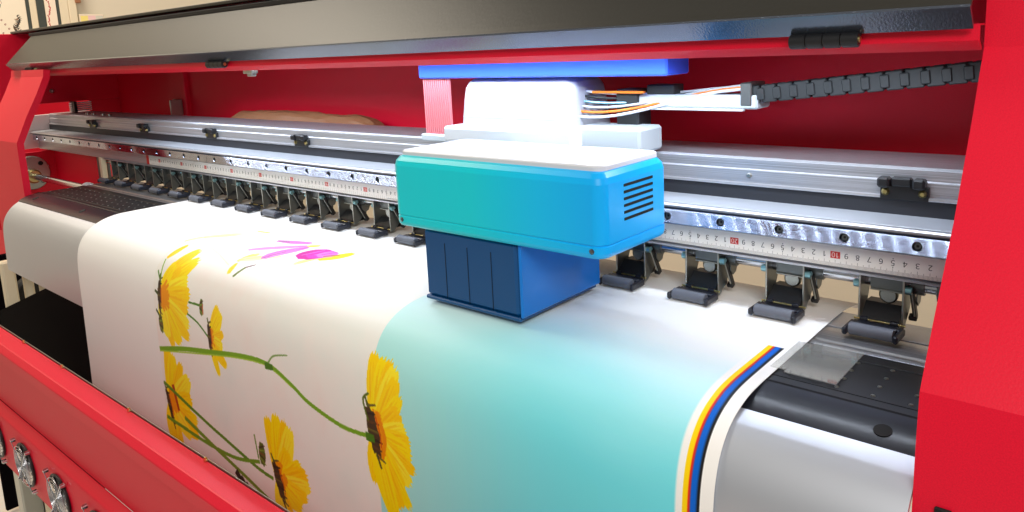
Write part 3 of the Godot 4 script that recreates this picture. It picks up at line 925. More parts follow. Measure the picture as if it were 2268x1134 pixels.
func build_platen(p: Node3D) -> void:
	var y := -0.0662
	part("platen_rear", extruded([Vector2(0.010, y), Vector2(-0.034, y - 0.0004), Vector2(-0.044, y - 0.005), Vector2(-0.055, y - 0.016), Vector2(-0.068, y - 0.036), Vector2(-0.068, y - 0.05), Vector2(0.010, y - 0.05)], PLATEN_L, PLATEN_R), M.curved_cover, p)
	part("feed_rail", extruded([Vector2(0.012, y - 0.02), Vector2(0.012, y - 0.0004), Vector2(0.014, y + 0.0002), Vector2(0.034, y + 0.0002), Vector2(0.042, y - 0.0012), Vector2(0.0445, y - 0.004), Vector2(0.0465, y - 0.004), Vector2(0.048, y - 0.0010), Vector2(0.053, y - 0.0006), Vector2(0.058, y - 0.003), Vector2(0.058, y - 0.02)], PLATEN_L, PLATEN_R), M.satin_steel, p)
	for sx in [-0.0035, -0.92, -1.70]:
		var s := part("rail_fixing", turned(Vector3(sx, y + 0.0001, 0.024), Vector3.UP, [[0.0, 0.0075], [0.0005, 0.0070]], 20), M.satin_steel, p)
		part("socket", turned(Vector3(sx, y + 0.0007, 0.024), Vector3.UP, [[0.0, 0.0034], [0.0001, 0.0034]], 14), M.hole, s)
	part("platen_strip", boxed(Vector3((PLATEN_L + PLATEN_R) / 2, y - 0.006, 0.0672), Vector3(PLATEN_R - PLATEN_L, 0.0116, 0.0160), 0.0008), M.platen_black, p)
	var vac := part("vacuum_plate", boxed(Vector3((PLATEN_L + PLATEN_R) / 2, y - 0.0062, 0.1085), Vector3(PLATEN_R - PLATEN_L, 0.0116, 0.0640), 0.0008), M.platen_black, p)
	part("platen_strip", boxed(Vector3((PLATEN_L + PLATEN_R) / 2, y - 0.006, 0.1467), Vector3(PLATEN_R - PLATEN_L, 0.0116, 0.0110), 0.0008), M.platen_black, p)
	part("platen_base", boxed(Vector3((PLATEN_L + PLATEN_R) / 2, y - 0.024, 0.11), Vector3(PLATEN_R - PLATEN_L, 0.024, 0.16)), M.hole, p)
	var rim: ArrayMesh = turned(Vector3.ZERO, Vector3.UP, [[0.0, 0.0019], [0.0006, 0.0016], [0.0007, 0.0009]], 10).commit()
	for zone in [[-0.054, 0.05], [-1.765, -1.345]]:
		var x: float = zone[0]
		while x < zone[1]:
			for k in 4:
				var shift := 0.0 if k % 2 == 0 else 0.0
				part("vacuum_hole", rim, M.zinc, vac).position += Vector3(x + shift, y - 0.0004, 0.0805 + 0.0180 * k)
			x += 0.0265
	part("platen_front", extruded(bezier([Vector2(0.1535, y - 0.020), Vector2(0.1535, y - 0.0006), Vector2(0.155, y - 0.0001)], 2) + bezier([Vector2(0.166, y - 0.0012), Vector2(0.179, y - 0.0036), Vector2(0.188, y - 0.0068), Vector2(0.1962, y - 0.0106)], 3) + [Vector2(0.1965, y - 0.020)], PLATEN_L, PLATEN_R), M.platen_front, p)
	for sx in [-0.0085, -1.72, -1.46]:
		part("front_hole", turned(Vector3(sx, y - 0.0034, 0.1785), Vector3(0, 0.966, 0.26), [[-0.002, 0.0062], [0.0004, 0.0062]], 22), M.hole, p)
	var under := func(h: Array) -> Array:
		var line: Array = [Vector2(0.1968, h[11].y + (-0.0064 if h[11].x < 0.2 else -0.0040))]
		var f := bezier(h.slice(12, 20), 4)
		for k in f.size():
			var d: Vector2 = (f[mini(k + 1, f.size() - 1)] - f[maxi(k - 1, 0)]).normalized()
			if f[k].y > -0.224:
				line.append(f[k] + Vector2(d.y, -d.x) * 0.0022)
		line.append(Vector2(line[-1].x, -0.2245))
		return line
	var ca: Array = under.call(HANG_L)
	var cb: Array = under.call(HANG_R)
	var cst := begin()
	var nv := func(f: Array, k: int) -> Vector3:
		var d: Vector2 = (f[mini(k + 1, f.size() - 1)] - f[maxi(k - 1, 0)]).normalized()
		return Vector3(0, d.x, -d.y)
	var xl := PLATEN_L
	var xr := 0.0215
	for k in mini(ca.size(), cb.size()) - 1:
		var at := func(q: Vector2, r: Vector2, x: float) -> Vector3:
			var v := q.lerp(r, (x - PX0) / PW)
			return Vector3(x, v.y, v.x)
		var n0: Vector3 = nv.call(ca, k)
		var n1: Vector3 = nv.call(ca, k + 1)
		for side in [0.0, 0.004]:
			var a: Vector3 = at.call(ca[k], cb[k], xl) - n0 * side
			var b: Vector3 = at.call(ca[k + 1], cb[k + 1], xl) - n1 * side
			var c: Vector3 = at.call(ca[k + 1], cb[k + 1], xr) - n1 * side
			var d: Vector3 = at.call(ca[k], cb[k], xr) - n0 * side
			var sg := 1.0 if side == 0.0 else -1.0
			tri(cst, a, b, c, n0 * sg, n1 * sg, n1 * sg)
			tri(cst, a, c, d, n0 * sg, n1 * sg, n0 * sg)
		for x in [xl, xr]:
			var a: Vector3 = at.call(ca[k], cb[k], x)
			var b: Vector3 = at.call(ca[k + 1], cb[k + 1], x)
			facet(cst, [a, b, b - n1 * 0.004, a - n0 * 0.004], Vector3.LEFT if x == xl else Vector3.RIGHT)
	part("curved_front_cover", cst, M.curved_cover, p)
	var guide := begin()
	extrude(guide, PackedVector2Array([Vector2(-1.545, -0.226), Vector2(-1.90, -0.345), Vector2(-1.90, -0.78), Vector2(0.05, -0.78), Vector2(0.05, -0.226)]), -0.2365, -0.2335)
	var gp := part("lower_guide_plate", guide, M.dark_sheet, p)
	gp.rotation.y = PI / 2
	# drive shaft and its flange at the far end
	part("drive_shaft", rod(Vector3(-2.19, -0.078, 0.045), Vector3(PLATEN_L + 0.002, -0.078, 0.045), 0.0085), M.chrome, p)
	part("shaft_collar", turned(Vector3(PLATEN_L - 0.03, -0.078, 0.045), Vector3.RIGHT, [[0.0, 0.012], [0.003, 0.0145], [0.022, 0.0145], [0.027, 0.011]], 20), M.white_paint, p)
	var fl := part("shaft_flange", turned(Vector3(-2.19, -0.07, 0.045), Vector3.RIGHT, [[0.0, 0.046], [0.008, 0.046], [0.0095, 0.044]], 28), M.zinc, p)
	part("bearing", turned(Vector3(-2.181, -0.078, 0.045), Vector3.RIGHT, [[0.0, 0.019], [0.016, 0.019], [0.02, 0.015]], 20), M.brass, fl)
	for k in 4:
		var a := PI / 4 + PI / 2 * k
		part("bolt", turned(Vector3(-2.181, -0.07 + 0.034 * sin(a), 0.045 + 0.034 * cos(a)), Vector3.RIGHT, [[0.0, 0.006], [0.004, 0.006]], 8), M.hole, fl)
	part("cream_post", boxed(Vector3(-1.826, -0.042, -0.006), Vector3(0.016, 0.062, 0.012), 0.002), M.cream_paint, p)

func build_printer() -> void:
	var p := thing("wide_format_printer", "red and black wide format printer with its lid raised above a silver beam", "printer", Vector3(-0.9, -0.95, 0.0))
	build_housing(p)
	build_beam(p)
	build_tape(p)
	build_platen(p)
	part("pinch_shaft", rod(Vector3(-1.84, -0.0232, -0.020), Vector3(0.40, -0.0232, -0.020), 0.0064), M.chrome, p)
	part("shaft_clamp", turned(Vector3(-0.0165, -0.0245, -0.020), Vector3.RIGHT, [[0.0, 0.0112], [0.008, 0.0112]], 8), M.zinc_dark, p)
	var proto := make_pinch(p)
	for k in 20:
		var g: Node3D = proto if k == 0 else proto.duplicate()
		if k > 0:
			p.add_child(g, true)
		g.position = Vector3(-0.0785 - 0.0886 * k + rng.randf_range(-0.0006, 0.0006), 0, rng.randf_range(-0.0005, 0.0005)) - p.position
		var tilt := rng.randf_range(-0.03, 0.03)
		for piece in ["roller_fork", "rubber_roller"]:
			(g.get_node(piece) as Node3D).rotation = Vector3(0, tilt * 0.35, 0)
	# the stand it rests on
	for spec in [[-1.85, 0.219, 0.016], [-1.85, 0.182, 0.012], [-1.85, 0.155, 0.008], [0.35, 0.12, 0.03]]:
		part("stand_leg", boxed(Vector3(spec[0], -0.585, spec[1]), Vector3(spec[2] * 1.6, 0.73, spec[2] * 1.6), 0.004), M.cream_paint, p)
	part("stand_rail", boxed(Vector3(-1.70, -0.240, 0.205), Vector3(0.36, 0.010, 0.02), 0.003), M.white_paint, p)
	part("added_dark_backing", boxed(Vector3(-2.12, -0.60, 0.02), Vector3(0.012, 0.68, 0.44), 0.002), M.dark_sheet, p)  # not a stand part: dark backing added behind the legs
	part("stand_caster", turned(Vector3(-1.96, -0.33, 0.15), Vector3.RIGHT, [[0.0, 0.034], [0.004, 0.040], [0.022, 0.040], [0.026, 0.034]], 24), M.black_rubber, p)

# how the paper lies and hangs, as Vector2(z, y), at its left and its right edge
const HANG_L := [Vector2(-0.16, -0.105), Vector2(-0.11, -0.082), Vector2(-0.07, -0.0705), Vector2(-0.04, -0.0662), Vector2(-0.01, -0.0648), Vector2(0.035, -0.0648), Vector2(0.08, -0.0648), Vector2(0.11, -0.0648), Vector2(0.134, -0.0648), Vector2(0.158, -0.0652), Vector2(0.174, -0.0672), Vector2(0.189, -0.0710), Vector2(0.203, -0.0770), Vector2(0.216, -0.0855), Vector2(0.2265, -0.0970), Vector2(0.2340, -0.1110), Vector2(0.2382, -0.128), Vector2(0.2402, -0.15), Vector2(0.2410, -0.18), Vector2(0.2415, -0.23), Vector2(0.244, -0.37), Vector2(0.248, -0.52), Vector2(0.25, -0.72)]
const HANG_R := [Vector2(-0.16, -0.105), Vector2(-0.11, -0.082), Vector2(-0.07, -0.0705), Vector2(-0.04, -0.0662), Vector2(-0.01, -0.0648), Vector2(0.035, -0.0648), Vector2(0.08, -0.0648), Vector2(0.11, -0.0648), Vector2(0.134, -0.0648), Vector2(0.165, -0.0650), Vector2(0.185, -0.0662), Vector2(0.200, -0.0690), Vector2(0.2145, -0.0740), Vector2(0.2275, -0.0822), Vector2(0.238, -0.0945), Vector2(0.2448, -0.110), Vector2(0.2485, -0.128), Vector2(0.2502, -0.15), Vector2(0.2508, -0.18), Vector2(0.251, -0.23), Vector2(0.252, -0.37), Vector2(0.253, -0.52), Vector2(0.254, -0.72)]

func build_paper() -> void:
	var total := 0.0
	for i in range(1, HANG_R.size()):
		total += (HANG_R[i] as Vector2).distance_to(HANG_R[i - 1])
	var fa := bezier(HANG_L, 4)
	var fb := bezier(HANG_R, 4)
	var st := begin()
	var s := 0.0
	var t := 0.0005
	var ua := Vector2(0.004, 0.004)
	var nrm := func(f: Array, k: int) -> Vector3:
		var d: Vector2 = (f[mini(k + 1, f.size() - 1)] - f[maxi(k - 1, 0)]).normalized()
		return Vector3(0, d.x, -d.y)
	var wave := FastNoiseLite.new()
	wave.seed = 21
	wave.frequency = 1.0
	var cols := 40
	var at := func(k: int, col: int, ss: float) -> Vector3:
		var f := float(col) / cols
		var q: Vector2 = (fa[k] as Vector2).lerp(fb[k], f)
		var n: Vector3 = (nrm.call(fa, k) as Vector3).lerp(nrm.call(fb, k), f).normalized()
		var x := PX0 + PW * f
		return Vector3(x, q.y, q.x) + n * 0.0011 * smoothstep(0.40, 0.56, ss) * wave.get_noise_2d(x * 5.5, ss * 1.6)
	var grid: Array = []
	for k in fa.size():
		if k > 0:
			s += (fb[k] as Vector2).distance_to(fb[k - 1])
		var row: Array = []
		for col in cols + 1:
			row.append(at.call(k, col, s))
		grid.append([row, s])
	var nat := func(k: int, col: int) -> Vector3:
		var dx: Vector3 = grid[k][0][mini(col + 1, cols)] - grid[k][0][maxi(col - 1, 0)]
		var ds: Vector3 = grid[mini(k + 1, grid.size() - 1)][0][col] - grid[maxi(k - 1, 0)][0][col]
		return ds.cross(dx).normalized()
	for k in grid.size() - 1:
		var va: float = grid[k][1] / total
		var vb: float = minf(grid[k + 1][1] / total, 1.0)
		for col in cols:
			var a: Vector3 = grid[k][0][col]
			var b: Vector3 = grid[k + 1][0][col]
			var c: Vector3 = grid[k + 1][0][col + 1]
			var d: Vector3 = grid[k][0][col + 1]
			var na: Vector3 = nat.call(k, col)
			var nb: Vector3 = nat.call(k + 1, col)
			var nc: Vector3 = nat.call(k + 1, col + 1)
			var nd: Vector3 = nat.call(k, col + 1)
			var u0 := float(col) / cols
			var u1 := float(col + 1) / cols
			tri(st, a, b, c, na, nb, nc, Vector2(u0, va), Vector2(u0, vb), Vector2(u1, vb))
			tri(st, a, c, d, na, nc, nd, Vector2(u0, va), Vector2(u1, vb), Vector2(u1, va))
			tri(st, a - na * t, b - nb * t, c - nc * t, -na, -nb, -nc, ua, ua, ua)
			tri(st, a - na * t, c - nc * t, d - nd * t, -na, -nc, -nd, ua, ua, ua)
			if col == 0:
				facet(st, [a, b, b - nb * t, a - na * t], Vector3.LEFT, [ua, ua, ua, ua])
			if col == cols - 1:
				facet(st, [d, c, c - nc * t, d - nd * t], Vector3.RIGHT, [ua, ua, ua, ua])
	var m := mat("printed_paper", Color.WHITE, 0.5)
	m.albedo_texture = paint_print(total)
	m.metallic_specular = 0.35
	m.texture_repeat = false
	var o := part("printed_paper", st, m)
	o.name = "printed_paper"
	o.set_meta("label", "wide white paper printed with yellow flowers and pale teal, hanging over the front")
	o.set_meta("category", "paper")
	var cl := begin()
	box(cl, Vector3(-0.0747, -0.0640, 0.0995), Vector3(0.0415, 0.0009, 0.0745), 0.0003)
	box(cl, Vector3(-0.1018, -0.0640, 0.1000), Vector3(0.0130, 0.0009, 0.0640), 0.0003)
	var clear := mat("clear_plastic", c8(206, 208, 202, 0.16), 0.05)
	clear.transparency = BaseMaterial3D.TRANSPARENCY_ALPHA
	var clamp_ := part("edge_clamp", cl, clear)
	clamp_.set_meta("label", "thin clear glossy plate holding down the right edge of the paper")
	clamp_.set_meta("category", "clamp plate")

func build_carriage() -> void:
	var c := thing("print_carriage", "blue and white print carriage straddling the rail above the paper", "print carriage", Vector3(-0.37, -0.058, 0.1))
	var ramp := Gradient.new()
	ramp.set_color(0, c8(0, 216, 226))
	ramp.set_color(1, c8(0, 172, 255))
	ramp.add_point(0.42, c8(0, 212, 226))
	ramp.add_point(0.72, c8(0, 194, 248))
	var gt := GradientTexture2D.new()
	gt.gradient = ramp
	gt.width = 256
	gt.height = 4
	var cm := mat("cover_paint", Color.WHITE, 0.3)
	cm.albedo_texture = gt
	cm.uv1_scale = Vector3(1.0 / 0.29, 0.001, 1)
	cm.uv1_offset = Vector3(0.515 / 0.29, 0, 0)
	cm.texture_repeat = false
	part("front_cover", shell(-0.513, -0.236, 0.0700, 0.1850, [[0.0195, 0.012], [0.0195, 0.0022], [0.0215, 0.0006], [0.0240, 0.0], [0.0300, 0.0], [0.0306, 0.0010], [0.0316, 0.0010], [0.0322, 0.0], [0.0860, 0.0], [0.0915, 0.0014], [0.0955, 0.0048], [0.0975, 0.0095], [0.0978, 0.03]], 0.012), cm, c)
	part("top_tray", shell(-0.507, -0.242, 0.0740, 0.1770, [[0.0965, 0.0], [0.1005, 0.0], [0.1018, 0.0012], [0.1022, 0.004], [0.1010, 0.0055], [0.1010, 0.03]], 0.010), M.carriage_white, c)
	for k in 2:
		part("cover_screw", turned(Vector3(-0.500 + 0.252 * k, 0.0265, 0.1846), Vector3.BACK, [[0.0, 0.0026], [0.0008, 0.0026], [0.0014, 0.0014]], 12), M.zinc_dark, c)
	for k in 6:
		part("vent_slot", boxed(Vector3(-0.2358, 0.050 + 0.0062 * k, 0.125), Vector3(0.0008, 0.0026, 0.050), 0.0003), M.hole, c)
	part("head_block", boxed(Vector3(-0.408, -0.0185, 0.1145), Vector3(0.134, 0.076, 0.129), 0.004), M.head_navy, c)
	part("head_lit_side", boxed(Vector3(-0.3385, -0.019, 0.1120), Vector3(0.004, 0.075, 0.134), 0.0015), M.head_blue_lit, c)  # lighter than the block: light on this side put into its colour
	part("head_base", boxed(Vector3(-0.408, -0.0585, 0.1135), Vector3(0.136, 0.004, 0.131), 0.001), M.head_navy, c)
	for k in 3:
		part("head_seam", boxed(Vector3(-0.4415 + 0.033 * k, -0.024, 0.1792), Vector3(0.0008, 0.060, 0.0006), 0.0002), M.hole, c)
	part("slider_block", boxed(Vector3(-0.375, 0.066, 0.0785), Vector3(0.20, 0.056, 0.095), 0.003), M.carriage_grey, c)
	# what stands on the carriage
	part("ink_box", shell(-0.590, -0.396, -0.085, 0.002, [[0.1010, 0.0], [0.1400, 0.004], [0.1560, 0.0065], [0.1630, 0.0100], [0.1670, 0.0150], [0.1680, 0.0200], [0.1682, 0.04]], 0.016), M.ink_box_white, c)
	part("box_seam", shell(-0.5885, -0.3975, -0.0835, 0.0012, [[0.1180, 0.0006], [0.1192, 0.0006]], 0.015), M.carriage_grey, c)
	for k in 6:
		var tb := begin()
		var y0 := 0.1225 + 0.0056 * k
		var line: Array = []
		for q in 13:
			var u := q / 12.0
			var e := smoothstep(0.0, 0.85, u)
			line.append(Vector3(lerpf(-0.402, -0.200, u), lerpf(y0, 0.1535 + 0.0016 * (k % 3), e) - 0.007 * sin(u * PI), lerpf(-0.012 - 0.004 * k, -0.043 - 0.0034 * k, e)))
		tube(tb, line, 0.0016, 8)
		part("ink_tube", tb, [M.carriage_white, M.amber, M.carriage_grey, M.nut_zinc, M.chain_black, M.carriage_white][k], c)
	part("lower_tray", boxed(Vector3(-0.488, 0.0985, -0.018), Vector3(0.21, 0.020, 0.09), 0.003), M.carriage_white, c)
	part("circuit_box", boxed(Vector3(-0.350, 0.0985, -0.018), Vector3(0.088, 0.028, 0.05), 0.003), M.carriage_grey, c)
	part("cable_bar", boxed(Vector3(-0.467, 0.1795, -0.022), Vector3(0.386, 0.0200, 0.05), 0.002), M.blue_acrylic, c)
	part("cable_bar_edge", boxed(Vector3(-0.467, 0.1903, -0.003), Vector3(0.386, 0.0020, 0.010), 0.0006), M.carriage_white, c)
	var rib := part("ribbon_plate", boxed(Vector3(-0.633, 0.128, -0.006), Vector3(0.052, 0.082, 0.002), 0.0004), M.frosted, c)
	for k in 13:
		part("ribbon_wire", boxed(Vector3(-0.657 + 0.004 * k, 0.128, -0.0042), Vector3(0.0022, 0.082, 0.0018), 0.0005), M.frosted, rib)
	part("ribbon_foot", boxed(Vector3(-0.628, 0.0880, -0.022), Vector3(0.07, 0.010, 0.05), 0.002), M.carriage_grey, c)
	part("cable_arm", boxed(Vector3(-0.262, 0.1395, -0.050), Vector3(0.142, 0.0145, 0.034), 0.002), M.carriage_grey, c)
	part("arm_edge", boxed(Vector3(-0.279, 0.1312, -0.0345), Vector3(0.146, 0.0022, 0.008), 0.0006), M.carriage_white, c)
	part("arm_post", boxed(Vector3(-0.345, 0.128, -0.045), Vector3(0.03, 0.05, 0.03), 0.002), M.chain_black, c)
	part("indicator_bar", boxed(Vector3(-0.355, 0.1498, -0.028), Vector3(0.07, 0.0028, 0.006), 0.0008), M.amber, c)
	part("connector", boxed(Vector3(-0.305, 0.152, -0.048), Vector3(0.034, 0.011, 0.024), 0.001), M.chain_black, c)
	# drag chain to the right hand end
	var ch := thing("drag_chain", "black jointed cable chain running from the carriage to the right end panel", "cable chain", Vector3(-0.19, 0.14, -0.05))
	var dir := Vector3(0.195, 0.0205, 0.0).normalized()
	var basis_ := Basis(Vector3.BACK, atan2(dir.y, dir.x))
	for k in 17:
		var at := Vector3(-0.196, 0.1472, -0.05) + dir * 0.0168 * k
		var st := begin()
		var tf := Transform3D(basis_, at)
		for sd in [-1.0, 1.0]:
			box(st, Vector3(-0.001, 0, sd * 0.0135), Vector3(0.0150, 0.0178, 0.003), 0.0010, tf)
			box(st, Vector3(0.0078, 0, sd * 0.0155), Vector3(0.0080, 0.0120, 0.0022), 0.0008, tf)
		for sy in [-1.0, 1.0]:
			box(st, Vector3(-0.002, sy * 0.0078, 0), Vector3(0.0075, 0.0020, 0.026), 0.0006, tf)
		part("chain_link", st, M.chain_black, ch)
	for k in 3:
		part("hose", rod(Vector3(-0.21, 0.1445 + 0.002 * (k % 2), -0.058 + 0.008 * k), Vector3(-0.21, 0.1445 + 0.002 * (k % 2), -0.058 + 0.008 * k) + dir * 0.30, 0.0030, 10), [M.carriage_grey, M.azure_cover, M.chain_black][k], ch)
	part("chain_bracket", boxed(Vector3(-0.203, 0.1475, -0.05), Vector3(0.012, 0.024, 0.036), 0.001), M.zinc_dark, ch)

func build_dryer() -> void:
	var d := thing("dryer_unit", "red metal dryer box with round fans standing in front of the printed paper", "dryer", Vector3(-0.9, -0.95, 0.37))
	var x0 := -1.75
	var x1 := -0.10
	part("rim", extruded(sheet([Vector2(0.332, -0.31), Vector2(0.332, -0.2665), Vector2(0.3335, -0.2650), Vector2(0.3605, -0.2638), Vector2(0.3625, -0.2645), Vector2(0.3698, -0.2708), Vector2(0.3705, -0.2725), Vector2(0.3700, -0.2895), Vector2(0.3560, -0.2925)], 0.003), x0, x1, 0.25), M.red_paint, d)
	part("front_panel", extruded(sheet([Vector2(0.3535, -0.2900), Vector2(0.3530, -0.4000)], 0.003), x0, x1), M.red_paint, d)
	part("fan_panel", extruded(sheet([Vector2(0.3535, -0.4008), Vector2(0.3570, -0.4015), Vector2(0.3685, -0.4090), Vector2(0.3700, -0.4120), Vector2(0.3665, -0.5160), Vector2(0.3500, -0.5300), Vector2(0.31, -0.5330)], 0.003), x0, x1, 0.5), M.red_paint, d)
	part("metal_edge", boxed(Vector3((x0 + x1) / 2, -0.2668, 0.3300), Vector3(x1 - x0, 0.0040, 0.0014), 0.0004), M.zinc, d)
	for sx in [-0.93, -0.715, -0.5, -1.18, -1.36]:
		part("rim_screw", turned(Vector3(sx, -0.2645, 0.3345), Vector3.UP, [[0.0, 0.0024], [0.0035, 0.0024], [0.005, 0.0014]], 10), M.brass, d)
	var leg := begin()
	box(leg, Vector3(-1.475, -0.735, 0.335), Vector3(0.035, 0.40, 0.035), 0.003)
	part("leg", leg, M.zinc, d)
	part("leg", boxed(Vector3(-0.30, -0.735, 0.335), Vector3(0.035, 0.40, 0.035), 0.003), M.zinc, d)
	part("leg_tube", rod(Vector3(-1.40, -0.56, 0.30), Vector3(-1.40, -0.93, 0.27), 0.022, 16), M.zinc, d)
	# fans: a recess, blades at rest, a wire guard on three arms
	var f := Node3D.new()
	f.name = "fan"
	d.add_child(f, true)
	local("fan_well", turned(Vector3(0, 0, -0.0015), Vector3.BACK, [[0.0, 0.0385], [0.0022, 0.0385]], 36), M.platen_black, f)
	local("fan_frame", ring(0.0385, 0.0016, 40), M.black_plastic, f, Vector3(0, 0, 0.0012), Vector3(PI / 2, 0, 0))
	local("hub", turned(Vector3(0, 0, 0.0006), Vector3.BACK, [[0.0, 0.0125], [0.003, 0.0125], [0.004, 0.011]], 24), M.satin_steel, f)
	for k in 7:
		var a := TAU * k / 7.0
		var st := begin()
		var q: Array = []
		for v in [[0.012, -0.20, 0.001], [0.036, -0.05, 0.0035], [0.036, 0.55, 0.0012], [0.012, 0.42, 0.0006]]:
			q.append(Vector3(cos(a + v[1]) * v[0], sin(a + v[1]) * v[0], v[2]))
		facet(st, q, Vector3.BACK)
		facet(st, q.map(func(p): return p - Vector3(0, 0, 0.0006)), Vector3.FORWARD)
		local("blade", st, M.chrome, f)
	for k in 6:
		local("guard_ring", ring(0.008 + 0.0056 * k, 0.0006, 32), M.chrome, f, Vector3(0, 0, 0.0065), Vector3(PI / 2, 0, 0))
	for k in 2:
		var a := PI / 4 + PI / 2 * k + 0.0
		var v := Vector3(cos(a), sin(a), 0) * 0.050
		local("guard_arm", rod(Vector3(0, 0, 0.0072) - v, Vector3(0, 0, 0.0072) + v, 0.0007, 8), M.chrome, f)
	for k in 4:
		var a := PI / 4 + PI / 2 * k
		local("guard_screw", turned(Vector3(cos(a), sin(a), 0) * 0.051 + Vector3(0, 0, 0.001), Vector3.BACK, [[0.0, 0.0040], [0.005, 0.0038], [0.007, 0.002]], 12), M.chrome, f)
	for k in 7:
		var g: Node3D = f if k == 0 else f.duplicate()
		if k > 0:
			d.add_child(g, true)
		g.position = Vector3(-1.478 + 0.1605 * k, -0.4635, 0.3705) - d.position
		g.rotation = Vector3(0.03, 0, 0)

func build_sack() -> void:
	var n := FastNoiseLite.new()
	n.seed = 4
	n.frequency = 5.0
	var st := begin()
	var cols := 60
	var rows := 14
	var at := func(i: int, j: int) -> Vector3:
		var u := float(i) / cols
		var a := PI * j / rows
		var x := lerpf(-1.475, -0.935, u)
		var h := 0.098 - 0.010 * absf(u - 0.45) + 0.0045 * n.get_noise_1d(x * 1.1) - 0.05 * pow(absf(u * 2.0 - 1.0), 14.0)
		var r := 0.031 + 0.003 * n.get_noise_2d(x * 3.0, a)
		return Vector3(x, 0.03 + (h - 0.03 + 0.003 * n.get_noise_2d(x * 2.0, a * 0.5)) * pow(sin(a), 0.6), -0.162 - cos(a) * r)
	for i in cols:
		for j in rows:
			var q: Array = [at.call(i, j), at.call(i + 1, j), at.call(i + 1, j + 1), at.call(i, j + 1)]
			facet(st, q, Vector3(0, sin(PI * (j + 0.5) / rows) + 0.1, -cos(PI * (j + 0.5) / rows)))
	st.index()
	var o := part("brown_sack", st, M.leather)
	o.set_meta("label", "lumpy brown sack lying behind the silver beam")
	o.set_meta("category", "sack")

